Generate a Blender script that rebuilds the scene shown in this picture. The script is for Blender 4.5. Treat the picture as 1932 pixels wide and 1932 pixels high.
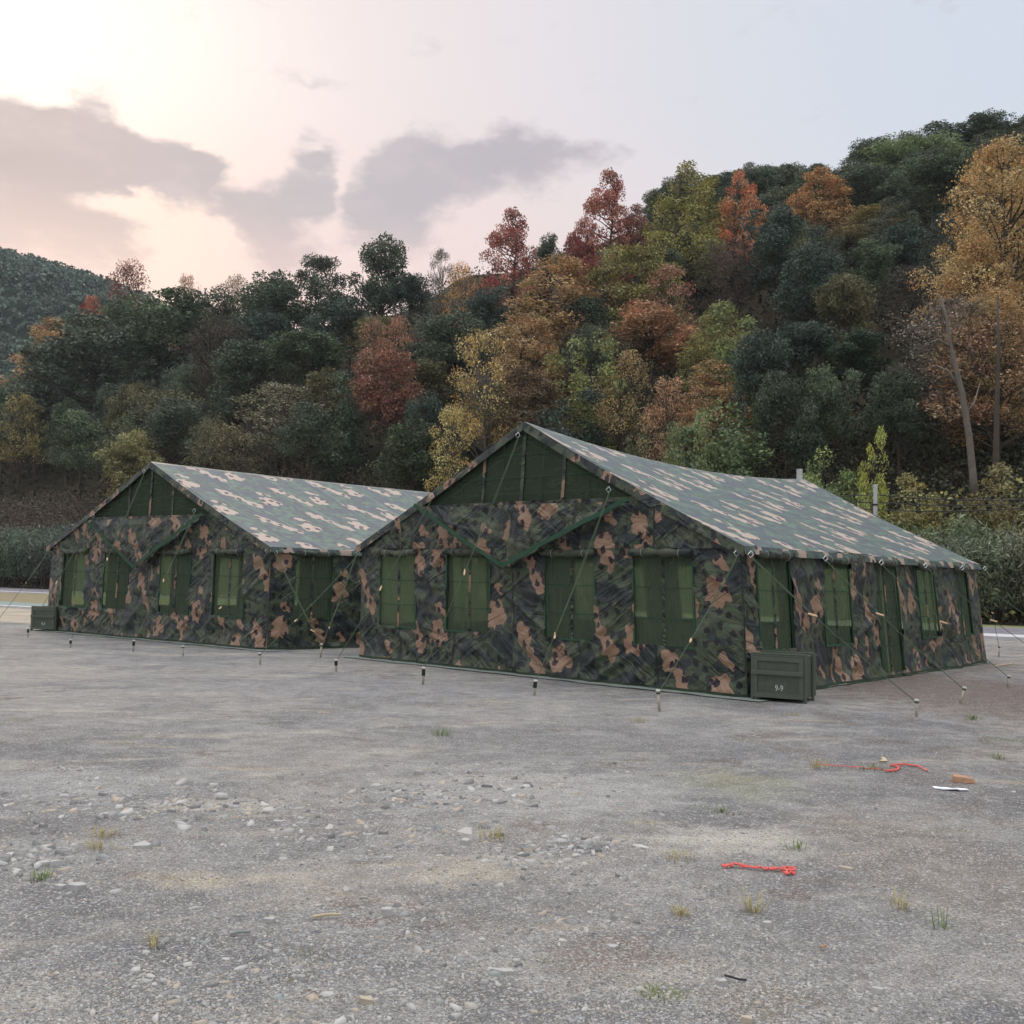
import bpy, math, random
import numpy as np
from mathutils import Vector, Matrix, noise
rnd = random.Random(7)
for o in list(bpy.data.objects): bpy.data.objects.remove(o)
scene = bpy.context.scene
COL = scene.collection
# ------------------------------------------------------------------ camera
FPX, PITCH, ROLL, CH = 1929.4, 0.0711, 0.0226, 1.5
cam_d = bpy.data.cameras.new('camera'); cam = bpy.data.objects.new('camera', cam_d); COL.objects.link(cam)
cp, sp, cr, sr = math.cos(PITCH), math.sin(PITCH), math.cos(ROLL), math.sin(ROLL)
upa = Vector((0, -sp, cp)); fwd = Vector((0, cp, sp)); ra = Vector((1, 0, 0))
R_ = cr*ra + sr*upa; U_ = -sr*ra + cr*upa
cam.matrix_world = Matrix(((R_.x, U_.x, -fwd.x, 0), (R_.y, U_.y, -fwd.y, 0), (R_.z, U_.z, -fwd.z, CH), (0, 0, 0, 1)))
cam_d.sensor_width = 36; cam_d.lens = FPX/1932*36; cam_d.clip_start = .1; cam_d.clip_end = 3000
scene.camera = cam
def ray(px, py):                       # direction of a photo point (photo taken as 1932 units wide)
    a = (px-966)/FPX; b = -(py-966)/FPX
    return fwd + a*R_ + b*U_
def ground(px, py, z=0.0):
    d = ray(px, py); t = (z-CH)/d.z
    return Vector((d.x*t, d.y*t, z))
def at_depth(px, py, Y):
    d = ray(px, py); t = Y/d.y
    return Vector((d.x*t, Y, CH+d.z*t))
# ------------------------------------------------------------------ node helper
class NT:
    def __init__(s, tree): s.t = tree; s.n = tree.nodes; s.l = tree.links; s.n.clear()
    def node(s, typ, **kw):
        n = s.n.new(typ)
        for k, v in kw.items(): setattr(n, k, v)
        return n
    def put(s, sock, v):
        if v is None: return
        if hasattr(v, 'is_linked'): s.l.new(v, sock)
        else:
            try: sock.default_value = v
            except Exception:
                if isinstance(v, (int, float)): sock.default_value = [v]*len(sock.default_value)
                else: sock.default_value = (*v, 1.0)
    def m(s, op, a, b=None, c=None, clamp=False):
        n = s.node('ShaderNodeMath', operation=op, use_clamp=clamp); s.put(n.inputs[0], a)
        if b is not None: s.put(n.inputs[1], b)
        if c is not None: s.put(n.inputs[2], c)
        return n.outputs[0]
    def v(s, op, a, b=None, scale=None):
        n = s.node('ShaderNodeVectorMath', operation=op); s.put(n.inputs[0], a)
        if b is not None: s.put(n.inputs[1], b)
        if scale is not None: s.put(n.inputs['Scale'], scale)
        return n.outputs['Value'] if op in ('DISTANCE', 'LENGTH', 'DOT_PRODUCT') else n.outputs['Vector']
    def mix(s, f, a, b, blend='MIX'):
        n = s.node('ShaderNodeMix', data_type='RGBA', blend_type=blend); n.clamp_factor = True
        s.put(n.inputs['Factor'], f); s.put(n.inputs[6], a); s.put(n.inputs[7], b); return n.outputs[2]
    def noise(s, vec, scale, detail=3, rough=.55, dist=0, out='Fac'):
        n = s.node('ShaderNodeTexNoise'); s.put(n.inputs['Vector'], vec); s.put(n.inputs['Scale'], scale)
        n.inputs['Detail'].default_value = detail; n.inputs['Roughness'].default_value = rough
        n.inputs['Distortion'].default_value = dist; return n.outputs[out]
    def vor(s, vec, scale, rand=1.0, out='Distance', feature='F1'):
        n = s.node('ShaderNodeTexVoronoi', feature=feature); s.put(n.inputs['Vector'], vec); s.put(n.inputs['Scale'], scale)
        n.inputs['Randomness'].default_value = rand; return n.outputs[out]
    def ramp(s, f, lo, hi, a=0.0, b=1.0):
        n = s.node('ShaderNodeMapRange', interpolation_type='SMOOTHSTEP'); s.put(n.inputs[0], f)
        n.inputs[1].default_value = lo; n.inputs[2].default_value = hi; n.inputs[3].default_value = a; n.inputs[4].default_value = b
        return n.outputs[0]
    def map(s, vec, scale=(1, 1, 1), rot=(0, 0, 0), loc=(0, 0, 0)):
        n = s.node('ShaderNodeMapping'); s.put(n.inputs[0], vec); n.inputs[1].default_value = loc
        n.inputs[2].default_value = rot; n.inputs[3].default_value = scale; return n.outputs[0]
    def rmap(s, vec, rot, scale, loc=(0, 0, 0)):
        return s.map(s.map(vec, rot=(0, 0, rot), loc=loc), scale=scale)
    def vor2(s, vec, scale, rand=1.0, out='Distance'):
        n = s.node('ShaderNodeTexVoronoi', voronoi_dimensions='2D'); s.put(n.inputs['Vector'], vec); s.put(n.inputs['Scale'], scale)
        n.inputs['Randomness'].default_value = rand; return n.outputs[out]
    def bump(s, h, dist=.01, strength=1.0, normal=None):
        n = s.node('ShaderNodeBump'); s.put(n.inputs['Height'], h); n.inputs['Distance'].default_value = dist
        n.inputs['Strength'].default_value = strength
        if normal is not None: s.put(n.inputs['Normal'], normal)
        return n.outputs[0]
    def comb(s, x, y, z=0.0):
        n = s.node('ShaderNodeCombineXYZ'); s.put(n.inputs[0], x); s.put(n.inputs[1], y); s.put(n.inputs[2], z); return n.outputs[0]
    def sep(s, v):
        n = s.node('ShaderNodeSeparateXYZ'); s.put(n.inputs[0], v); return n.outputs
    def coord(s, which='Object'): return s.node('ShaderNodeTexCoord').outputs[which]
    def principled(s, col, rough=.8, normal=None, metal=0.0, spec=.5, **kw):
        n = s.node('ShaderNodeBsdfPrincipled'); s.put(n.inputs['Base Color'], col); s.put(n.inputs['Roughness'], rough)
        s.put(n.inputs['Metallic'], metal); s.put(n.inputs['Specular IOR Level'], spec)
        for k, v in kw.items(): s.put(n.inputs[k.replace('_', ' ')], v)
        if normal is not None: s.put(n.inputs['Normal'], normal)
        return n.outputs[0]
    def out(s, sh, kind='ShaderNodeOutputMaterial', sock='Surface'):
        o = s.node(kind); s.l.new(sh, o.inputs[sock])
def new_mat(name):
    m = bpy.data.materials.new(name); m.use_nodes = True; return m, NT(m.node_tree)
# ------------------------------------------------------------------ world
SUN_AZ, SUN_EL = math.radians(-25), math.radians(24)
w = bpy.data.worlds.new('World'); scene.world = w; w.use_nodes = True
n = NT(w.node_tree)
d = n.v('NORMALIZE', n.coord('Generated'))
X, Y, Z = n.sep(d)
az = n.m('ARCTAN2', X, Y); el = n.m('ARCSINE', Z)
P = n.comb(az, el)
def gau(c, r, Pn=None, rot=0.0):      # c photo point, r radii in photo units
    dv = ray(*c).normalized(); c = (math.atan2(dv.x, dv.y), math.asin(dv.z)); r = (r[0]/2050, r[1]/2050)
    q = n.v('SUBTRACT', Pn or P, (c[0], c[1], 0))
    if rot: q = n.map(q, rot=(0, 0, rot))
    q = n.v('DIVIDE', q, (r[0]*(1.12 if Pn is not None else 1), r[1]*(1.12 if Pn is not None else 1), 1)); L = n.v('DOT_PRODUCT', q, q)
    return n.m('POWER', 2.718, n.m('MULTIPLY', L, -1))
sky = n.node('ShaderNodeTexSky', sky_type='NISHITA'); sky.sun_disc = False
sky.sun_elevation = SUN_EL; sky.sun_rotation = SUN_AZ; sky.dust_density = 3; sky.air_density = 1
base = n.mix(n.ramp(az, -.3, .45), (.90, .79, .79), (.68, .745, .84))
base = n.mix(n.ramp(n.m('ABSOLUTE', az), .7, 1.9), base, (.80, .82, .88))
base = n.mix(n.m('MULTIPLY', gau((150, 540), (800, 210)), .95), base, (.95, .64, .56))
base = n.mix(n.m('MULTIPLY', gau((-20, 10), (420, 270)), 1.0), base, (1.18, 1.10, .97))
base = n.mix(n.m('MULTIPLY', gau((330, 450), (150, 150)), .9), base, (1.10, .84, .66))
base = n.mix(n.m('MULTIPLY', gau((760, 470), (700, 190)), .7), base, (.90, .735, .71))
wn = n.noise(n.map(P, scale=(1, 1.7, 1)), 6, 5, .6, out='Color')
Pw = n.v('ADD', P, n.v('SCALE', n.v('SUBTRACT', wn, (.5, .5, .5)), scale=.095))
tot = None
for c, r, rot, a in (((60, 275), (130, 62), 0, .95), ((240, 300), (170, 48), .10, .95), ((390, 290), (70, 26), 0, .5), ((30, 400), (110, 95), 0, .75),
                ((215, 430), (80, 42), 0, .6), ((590, 275), (34, 22), 0, .55), ((590, 350), (55, 55), 0, .6), ((500, 415), (110, 48), .55, .8),
                ((760, 350), (105, 62), 0, .8), ((930, 325), (150, 48), .05, .75), ((1080, 290), (120, 24), .1, .4), ((700, 420), (90, 40), 0, .5), ((400, 440), (55, 75), 0, -.6), ((250, 372), (80, 18), 0, -.5), ((648, 330), (12, 70), .15, -.45), ((560, 130), (40, 9), 0, .18), ((490, 210), (26, 7), 0, .2)):
    g = n.m('MULTIPLY', gau(c, r, Pw, rot), a); tot = g if tot is None else n.m('ADD', tot, g)
fine = n.noise(n.map(P, scale=(1, 1.9, 1)), 13, 6, .60)
dens = n.ramp(n.m('ADD', n.m('MINIMUM', tot, .85), n.m('MULTIPLY', n.m('SUBTRACT', fine, .5), 1.6)), .12, .66)
ccol = n.mix(n.ramp(az, -.5, -.1), (.43, .36, .385), (.50, .47, .515))
ccol = n.mix(n.ramp(el, .36, .26), ccol, (.80, .59, .545))
ccol = n.mix(n.m('MULTIPLY', n.ramp(fine, .45, .7), .35), ccol, (.66, .56, .58))
full = n.mix(n.m('MULTIPLY', dens, .96), base, ccol)
full = n.mix(n.ramp(el, .66, 1.2), full, (2.75, 2.80, 2.92))
full = n.mix(n.ramp(el, -.02, -.12), full, (.25, .25, .25))
mixs = n.mix(.04, n.v('SCALE', full, scale=10.0), sky.outputs[0])
bg = n.node('ShaderNodeBackground'); n.l.new(mixs, bg.inputs[0]); bg.inputs[1].default_value = .1
n.out(bg.outputs[0], 'ShaderNodeOutputWorld')
# ------------------------------------------------------------------ sun
sd = bpy.data.lights.new('sun', 'SUN'); sd.energy = .7; sd.angle = math.radians(14); sd.color = (1, .86, .72)
so = bpy.data.objects.new('sun', sd); COL.objects.link(so)
sdir = Vector((math.sin(SUN_AZ)*math.cos(SUN_EL), math.cos(SUN_AZ)*math.cos(SUN_EL), math.sin(SUN_EL)))
so.rotation_euler = sdir.to_track_quat('Z', 'Y').to_euler(); so.location = (-30, 60, 80)
vs = scene.view_settings; vs.view_transform = 'Standard'; vs.look = 'None'; vs.exposure = 0.0; vs.gamma = 1
scene.render.engine = 'CYCLES'
scene.cycles.max_bounces = 6; scene.cycles.transparent_max_bounces = 16
# ------------------------------------------------------------------ object helpers
def tag(o, label=None, cat=None, group=None, kind=None):
    if label: o['label'] = label
    if cat: o['category'] = cat
    if group: o['group'] = group
    if kind: o['kind'] = kind
    return o
def empty(name, loc, label=None, cat=None, group=None, rz=0):
    o = bpy.data.objects.new(name, None); COL.objects.link(o); o.location = loc; o.rotation_euler = (0, 0, rz)
    o.empty_display_size = .2
    return tag(o, label, cat, group)
def np_mesh(name, V, F, mats, smooth=False, uv=None, mi=None, attr=None):
    """V (n,3) array, F (m,k) array of equal-size faces or list of lists"""
    me = bpy.data.meshes.new(name)
    if isinstance(F, np.ndarray):
        V = np.asarray(V, dtype=np.float32); m, k = F.shape
        me.vertices.add(len(V)); me.vertices.foreach_set('co', V.ravel())
        me.loops.add(m*k); me.loops.foreach_set('vertex_index', F.astype(np.int32).ravel())
        me.polygons.add(m); me.polygons.foreach_set('loop_start', np.arange(0, m*k, k, dtype=np.int32))
        me.polygons.foreach_set('loop_total', np.full(m, k, dtype=np.int32))
        me.update(calc_edges=True)
    else:
        me.from_pydata([tuple(v) for v in V], [], F); me.update()
    for mt in (mats if isinstance(mats, (list, tuple)) else [mats]): me.materials.append(mt)
    if smooth: me.polygons.foreach_set('use_smooth', np.ones(len(me.polygons), dtype=bool))
    if mi is not None: me.polygons.foreach_set('material_index', np.asarray(mi, dtype=np.int32))
    if uv is not None:
        lay = me.uv_layers.new(name='UVMap'); vi = np.empty(len(me.loops), dtype=np.int32); me.loops.foreach_get('vertex_index', vi)
        lay.data.foreach_set('uv', np.asarray(uv, dtype=np.float32)[vi].ravel())
    if attr is not None:
        for an, arr in attr.items():
            a = me.attributes.new(an, 'FLOAT', 'POINT'); a.data.foreach_set('value', np.asarray(arr, dtype=np.float32))
    return me
def link(name, me, parent=None, loc=(0, 0, 0)):
    o = bpy.data.objects.new(name, me); COL.objects.link(o); o.location = loc
    if parent is not None: o.parent = parent
    return o
class MB:
    """collects boxes, tubes and prisms into one mesh; every vertex can go through a warp"""
    def __init__(s): s.V = []; s.F = []; s.U = []
    def add(s, vs, fs, uvs=None):
        b = len(s.V); s.V += [Vector(v) for v in vs]; s.F += [[i+b for i in f] for f in fs]
        s.U += (uvs if uvs else [(v[0], v[2]) for v in vs])
    def box(s, lo, hi, M=None, bev=0):
        x0, y0, z0 = lo; x1, y1, z1 = hi
        vs = [Vector(v) for v in ((x0,y0,z0),(x1,y0,z0),(x1,y1,z0),(x0,y1,z0),(x0,y0,z1),(x1,y0,z1),(x1,y1,z1),(x0,y1,z1))]
        if M is not None: vs = [M @ v for v in vs]
        s.add(vs, [[0,3,2,1],[4,5,6,7],[0,1,5,4],[1,2,6,5],[2,3,7,6],[3,0,4,7]])
    def tube(s, pts, rad, k=6, cap=True):
        pts = [Vector(p) for p in pts]
        if not hasattr(rad, '__len__'): rad = [rad]*len(pts)
        vs, fs = [], []; prev = None
        for i, p in enumerate(pts):
            t = (pts[min(i+1, len(pts)-1)]-pts[max(i-1, 0)])
            t = t.normalized() if t.length > 1e-9 else Vector((0, 0, 1))
            a = prev if prev is not None else (Vector((1, 0, 0)) if abs(t.z) > .8 else Vector((0, 0, 1)))
            bx = (a - t*a.dot(t)); bx = bx.normalized() if bx.length > 1e-6 else t.orthogonal().normalized()
            prev = bx; by = t.cross(bx)
            for j in range(k):
                an = 2*math.pi*j/k; vs.append(p + (bx*math.cos(an)+by*math.sin(an))*rad[i])
        for i in range(len(pts)-1):
            for j in range(k):
                a = i*k+j; b = i*k+(j+1) % k; fs.append([a, b, b+k, a+k])
        if cap: fs.append(list(range(k))[::-1]); fs.append([len(vs)-k+j for j in range(k)])
        s.add(vs, fs)
    def build(s, name, mat, parent=None, loc=(0, 0, 0), smooth=False, warp=None, rel=None, bevel=0):
        V = [warp(v) for v in s.V] if warp else s.V
        if rel is not None: V = [v-rel for v in V]
        me = np_mesh(name, V, s.F, mat, smooth=smooth); 
        lay = me.uv_layers.new(name='UVMap')
        for l in me.loops: lay.data[l.index].uv = s.U[l.vertex_index]
        o = link(name, me, parent, loc)
        if bevel:
            b = o.modifiers.new('bevel', 'BEVEL'); b.width = bevel; b.segments = 2; b.limit_method = 'ANGLE'
        return o
def copy_tree(o, parent=None):
    c = o.copy(); COL.objects.link(c); c.parent = parent
    for ch in list(o.children):
        copy_tree(ch, c)
    return c
# ------------------------------------------------------------------ materials
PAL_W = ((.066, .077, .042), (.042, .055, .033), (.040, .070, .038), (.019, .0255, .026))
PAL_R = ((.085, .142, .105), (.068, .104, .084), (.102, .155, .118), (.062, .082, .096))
def camo_mat(name, pal=PAL_W, tan1=(.24, .145, .090), tan2=(.305, .19, .122), spotc=(.006, .006, .009), spec=.35, rough=.55, wr=1.0, bumpd=.012, shade=1.0):
    m, n = new_mat(name)
    uv = n.coord('UV')
    ux, uy, _ = n.sep(uv)
    TX, TY = 1.5, 1.42
    warp1 = n.v('SCALE', n.v('SUBTRACT', n.noise(uv, 5.0, 1, .5, out='Color'), (.5, .5, .5)), scale=.075)
    px = n.m('WRAP', ux, TX, 0.0); py = n.m('WRAP', uy, TY, 0.0)
    p = n.v('ADD', n.comb(px, py), n.v('MULTIPLY', warp1, (1, 1, 0)))
    blobs = [(.17,.92,.08),(.26,.81,.135),(.17,.72,.07),(.35,.66,.08),(.42,.55,.10),(.50,.40,.08),(.57,.30,.12),(.67,.25,.07),(.63,.15,.07),
             (1.10,.47,.16),(.97,.36,.10),(1.22,.42,.09),(1.01,.57,.10),(1.14,.62,.08),(1.10,.30,.07),
             (1.13,.93,.075),(1.20,.87,.05),(1.27,.83,.03)]
    dmin = None
    for x, y, r in blobs:
        dd = n.m('SUBTRACT', n.v('DISTANCE', p, (x, y, 0)), r)
        dmin = dd if dmin is None else n.m('SMOOTH_MIN', dmin, dd, .035)
    lob = n.vor2(uv, 7.5, .9)
    dmin = n.m('ADD', dmin, n.m('MULTIPLY', n.m('SUBTRACT', lob, .45), .07))
    tan = n.ramp(dmin, .016, .006)
    q = n.map(uv, scale=(1, 1.35, 1))
    n1 = n.noise(n.v('ADD', q, (3.1, 8.7, 0)), 2.3, 1.6, .5, .5)
    n2 = n.noise(n.v('ADD', q, (13.1, 1.7, 0)), 4.8, 1.6, .5, .4)
    green = n.mix(n.ramp(n2, .505, .515), pal[0], pal[1])
    green = n.mix(n.ramp(n2, .39, .38), green, pal[2])
    base = n.mix(n.ramp(n1, .518, .526), green, pal[3])
    sv = n.v('ADD', n.map(uv, scale=(1, .85, 1)), n.v('SCALE', n.noise(uv, 16, 1, out='Color'), scale=.09))
    sd_ = n.vor2(sv, 4.5, .75)
    spot = n.ramp(sd_, .235, .215)
    base = n.mix(n.m('MULTIPLY', spot, .92), base, spotc)
    tcol = n.mix(n.noise(uv, 1.5, 3), tan1, tan2)
    col = n.mix(tan, base, tcol)
    col = n.mix(n.m('MULTIPLY', spot, tan), col, (.022, .012, .018))
    dirt = n.noise(uv, 3.0, 5, .65)
    col = n.mix(n.m('MULTIPLY', n.ramp(dirt, .5, .8), .18), col, (.17, .16, .14))
    if shade != 1.0: col = n.v('SCALE', col, scale=shade)
    # creases
    h = None
    for ang, sc, a in ((.65, (.8, 4.2, 1), 1.0), (-.55, (.9, 5.0, 1), .8), (1.3, (1.0, 4.5, 1), .5), (.2, (.9, 4.5, 1), .5)):
        t = n.noise(n.rmap(uv, ang, sc), 1.0, 3, .5, .5)
        t = n.m('POWER', n.m('SUBTRACT', 1.0, n.m('ABSOLUTE', n.m('MULTIPLY', n.m('SUBTRACT', t, .5), 4.5)), clamp=True), 1.6)
        own = n.ramp(n.noise(n.v('ADD', uv, (ang*40, ang*17, 0)), .9, 1), .44, .60)
        t = n.m('MULTIPLY', n.m('MULTIPLY', t, a), own); h = t if h is None else n.m('ADD', h, t)
    msk = n.ramp(n.noise(uv, 1.4, 2), .3, .7, .25, 1.0)
    h = n.m('MULTIPLY', h, msk)
    nb = n.bump(h, bumpd*wr, 1.0)
    weave = n.noise(uv, 420, 1)
    nb = n.bump(weave, .0006, .5, nb)
    seam = n.ramp(n.m('ABSOLUTE', n.m('SUBTRACT', px, .75)), .735, .744)
    col = n.mix(n.m('MULTIPLY', seam, .55), col, (.010, .012, .010)); nb = n.bump(seam, .006, 1.0, nb)
    n.out(n.principled(col, rough, nb, spec=spec, Sheen_Weight=.05, Sheen_Roughness=.5))
    return m
M = {}
M['camo_wall'] = camo_mat('camouflage_canvas', spec=.42, rough=.5, bumpd=.056)
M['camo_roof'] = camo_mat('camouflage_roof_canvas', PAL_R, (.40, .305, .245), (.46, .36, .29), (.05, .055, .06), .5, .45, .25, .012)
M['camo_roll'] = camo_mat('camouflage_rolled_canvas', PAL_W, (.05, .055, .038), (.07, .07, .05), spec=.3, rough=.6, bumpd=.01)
def simple(name, col, rough=.7, spec=.4, metal=0, var=.25, scale=8, bump=.002, bs=60):
    m, n = new_mat(name); c = n.coord('Object')
    f = n.noise(c, scale, 4, .6)
    cc = n.mix(f, tuple(x*(1-var) for x in col), tuple(min(1, x*(1+var)) for x in col))
    nb = n.bump(n.noise(c, bs, 3), bump)
    n.out(n.principled(cc, rough, nb, metal, spec)); return m
M['binding'] = simple('green_binding_tape', (.036, .085, .052), .75, .2)
M['rope'] = simple('olive_cord', (.07, .10, .06), .8, .2)
M['roof_cord'] = simple('pale_roof_cord', (.35, .40, .36), .8, .2)
M['ring'] = simple('steel_ring', (.75, .76, .78), .35, .5, 1.0)
M['toggle'] = simple('wooden_toggle', (.62, .42, .26), .6, .3)
M['stake'] = simple('steel_stake', (.42, .39, .30), .45, .5, .5, .4, 12)
M['stake_cap'] = simple('pale_stake_head', (.55, .53, .48), .5, .4)
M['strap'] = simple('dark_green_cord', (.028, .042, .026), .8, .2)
M['tie'] = simple('pale_tie', (.26, .32, .26), .8)
M['pole'] = simple('frame_pole', (.40, .43, .38), .5, .5, .2)
M['sheet'] = simple('ground_sheet', (.21, .24, .215), .8, .3, 0, .35, 3, .004, 12)
M['crate'] = simple('olive_crate_paint', (.070, .082, .062), .55, .4, 0, .45, 11, .003, 40)
M['crate_trim'] = simple('olive_crate_batten', (.082, .095, .072), .55, .4, 0, .25, 9, .002, 40)
M['stencil'] = simple('white_stencil', (.6, .6, .57), .7)
M['concrete'] = simple('pole_concrete', (.26, .27, .26), .9, .2, 0, .3, 4)
M['wire'] = simple('black_wire', (.02, .02, .022), .6)
M['red'] = simple('red_plastic', (.70, .125, .105), .65, .5)
M['paper'] = simple('white_paper', (.80, .82, .90), .8, .2, 0, .05)
M['card'] = simple('tan_card', (.50, .40, .27), .8, .2)
M['brick'] = simple('broken_brick', (.42, .25, .16), .9, .2, 0, .35, 15, .006, 30)
M['stone'] = simple('pale_slate', (.40, .39, .37), .85, .3, 0, .3, 9, .004, 30)
M['stone_tan'] = simple('tan_stone', (.42, .36, .28), .85, .3, 0, .3, 9, .004, 30)
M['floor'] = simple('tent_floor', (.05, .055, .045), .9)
M['inner'] = simple('lining', (.03, .035, .025), .9)
# net
m, n = new_mat('green_netting')
uv = n.coord('UV')
vert = n.noise(n.map(uv, scale=(26, 1.2, 1)), 1.0, 3, .6, .3)
f = n.ramp(vert, .3, .7, .48, .54)
colr = n.mix(vert, (.100, .128, .084), (.118, .150, .100))
dif = n.node('ShaderNodeBsdfDiffuse'); n.l.new(colr, dif.inputs[0])
tl = n.node('ShaderNodeBsdfTranslucent'); tl.inputs[0].default_value = (.15, .20, .12, 1); m2 = n.node('ShaderNodeAddShader'); n.l.new(dif.outputs[0], m2.inputs[0]); n.l.new(tl.outputs[0], m2.inputs[1])
tr = n.node('ShaderNodeBsdfTransparent'); tr.inputs[0].default_value = (.80, .88, .68, 1)
mx = n.node('ShaderNodeMixShader'); n.l.new(f, mx.inputs[0]); n.l.new(tr.outputs[0], mx.inputs[1]); n.l.new(m2.outputs[0], mx.inputs[2])
n.out(mx.outputs[0]); M['net'] = m
m, n = new_mat('gable_netting'); uv = n.coord('UV'); vert = n.noise(n.map(uv, scale=(20, 1.0, 1)), 1.0, 3, .6, .3)
colr = n.mix(n.ramp(vert, .3, .7), (.044, .060, .040), (.058, .078, .052)); dif = n.node('ShaderNodeBsdfDiffuse'); n.l.new(colr, dif.inputs[0])
tr = n.node('ShaderNodeBsdfTransparent'); tr.inputs[0].default_value = (.8, .88, .7, 1); mx = n.node('ShaderNodeMixShader'); mx.inputs[0].default_value = .80
n.l.new(tr.outputs[0], mx.inputs[1]); n.l.new(dif.outputs[0], mx.inputs[2]); n.out(mx.outputs[0]); M['gnet'] = m
# foliage : colour of the object x variation of the leaf
def foliage(name, tl=.14, rough=.6):
    m, n = new_mat(name)
    oi = n.node('ShaderNodeObjectInfo').outputs['Color']
    at = n.node('ShaderNodeAttribute', attribute_name='var').outputs['Fac']
    a2 = n.node('ShaderNodeAttribute', attribute_name='alt').outputs['Fac']
    hsv = n.node('ShaderNodeHueSaturation'); n.l.new(oi, hsv.inputs['Color'])
    n.put(hsv.inputs['Value'], n.m('ADD', .45, n.m('MULTIPLY', at, 2.3)))
    n.put(hsv.inputs['Hue'], n.m('ADD', .525, n.m('MULTIPLY', a2, -.055)))
    n.put(hsv.inputs['Saturation'], n.m('ADD', .75, n.m('MULTIPLY', a2, .35)))
    pb = n.principled(hsv.outputs[0], rough, spec=.25)
    t = n.node('ShaderNodeBsdfTranslucent'); n.l.new(hsv.outputs[0], t.inputs[0])
    mx = n.node('ShaderNodeMixShader'); mx.inputs[0].default_value = tl
    n.l.new(pb, mx.inputs[1]); n.l.new(t.outputs[0], mx.inputs[2]); n.out(mx.outputs[0]); return m
M['leaf'] = foliage('foliage')
M['bark'] = simple('bark', (.085, .07, .055), .95, .1, 0, .4, 3, .02, 10)
M['bark_pale'] = simple('pale_bark', (.15, .13, .105), .95, .1, 0, .4, 3, .02, 10)
# ground
m, n = new_mat('gravel_ground')
c = n.coord('Object'); x, y, _ = n.sep(c)
big = n.noise(c, .22, 4, .6, .6); mid = n.noise(c, 1.1, 5, .6, .4); sm = n.noise(c, 5.0, 5, .65)
col = n.mix(n.ramp(mid, .40, .62), (.180, .172, .168), (.30, .282, .262))
col = n.mix(n.m('MULTIPLY', n.ramp(big, .42, .62), .6), col, (.37, .335, .295))
streak = n.noise(n.rmap(c, -.25, (.45, 1.5, 1)), 1.0, 5, .65, .8)
col = n.mix(n.m('MULTIPLY', n.ramp(streak, .52, .68), .7), col, (.47, .405, .32))
stk2 = n.noise(n.v('ADD', n.map(c, scale=(.5, 1.3, 1)), (9, 4, 0)), 1.3, 5, .65, .5)
col = n.mix(n.m('MULTIPLY', n.ramp(stk2, .60, .70), .6), col, (.50, .38, .24))
rustn = n.noise(n.v('ADD', c, (31, 7, 0)), 1.5, 6, .7, .3)
rust = n.m('MULTIPLY', n.ramp(rustn, .57, .66), .6)
rz = n.m('MULTIPLY', n.ramp(n.v('LENGTH', n.v('DIVIDE', n.v('SUBTRACT', c, (9.3, 15.5, 0)), (4.2, 3.8, 1))), 1.2, .3), n.ramp(rustn, .30, .58, .3, 1.0))
rust = n.m('MAXIMUM', rust, rz)
rz2 = n.m('MULTIPLY', n.ramp(x, 1.5, 4.5), n.ramp(rustn, .46, .6))
rust = n.m('MAXIMUM', rust, n.m('MULTIPLY', rz2, .5))
col = n.mix(rust, col, (.150, .098, .072))
moss = n.m('MULTIPLY', n.ramp(n.noise(n.v('ADD', c, (3, 77, 0)), 1.2, 6, .7, .3), .60, .68), .6)
col = n.mix(moss, col, (.16, .165, .085))
edge = n.noise(c, 3.0, 5, .7)
def stain(px, py, wx, wy, colr_, amt, col):
    a_ = ground(px-wx, py); b_ = ground(px+wx, py); t_ = ground(px, py-wy); u_ = ground(px, py+wy); ce = (a_+b_)/2; ce.y = (t_.y+u_.y)/2
    q_ = n.v('DIVIDE', n.v('SUBTRACT', c, (ce.x, ce.y, 0)), ((b_-a_).length/2, abs(t_.y-u_.y)/2, 1))
    L_ = n.m('ADD', n.v('LENGTH', q_), n.m('MULTIPLY', n.m('SUBTRACT', edge, .5), 2.6))
    return n.mix(n.m('MULTIPLY', n.ramp(L_, 1.15, .45), amt), col, colr_)
for a_ in ((1390, 1590, 210, 30, (.55, .50, .41), .8), (360, 1660, 130, 20, (.52, .42, .29), .7), (880, 1650, 110, 24, (.50, .42, .31), .7), (420, 1520, 160, 16, (.50, .44, .35), .6),
           (150, 1480, 260, 40, (.40, .38, .355), .7), (1000, 1500, 380, 50, (.42, .395, .365), .7), (1150, 1800, 140, 40, (.22, .15, .11), .6), (1420, 1890, 130, 40, (.24, .18, .11), .6), (1250, 1870, 60, 22, (.22, .23, .10), .6),
           (1780, 1650, 220, 130, (.26, .21, .17), .55), (1850, 1320, 260, 60, (.17, .115, .085), .8), (1700, 1250, 200, 22, (.19, .14, .11), .6), (1390, 1480, 120, 30, (.26, .26, .16), .6), (1040, 1400, 500, 24, (.19, .18, .175), .55),
           (700, 1740, 60, 14, (.22, .13, .10), .7), (640, 1300, 520, 22, (.21, .205, .215), .5), (260, 1815, 240, 50, (.20, .195, .195), .5), (60, 1880, 120, 26, (.44, .40, .34), .6), (1700, 1420, 160, 14, (.15, .14, .14), .6)):
    col = stain(*a_, col)
g1 = n.noise(c, 80, 3, .75); g2 = n.vor(c, 70, 1, 'Color'); g3 = n.vor(c, 150, 1, 'Color'); gx, _, _ = n.sep(g2); hx, _, _ = n.sep(g3)
col = n.mix(n.ramp(g1, .36, .64, .0, .85), col, n.v('SCALE', col, scale=.42))
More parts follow.
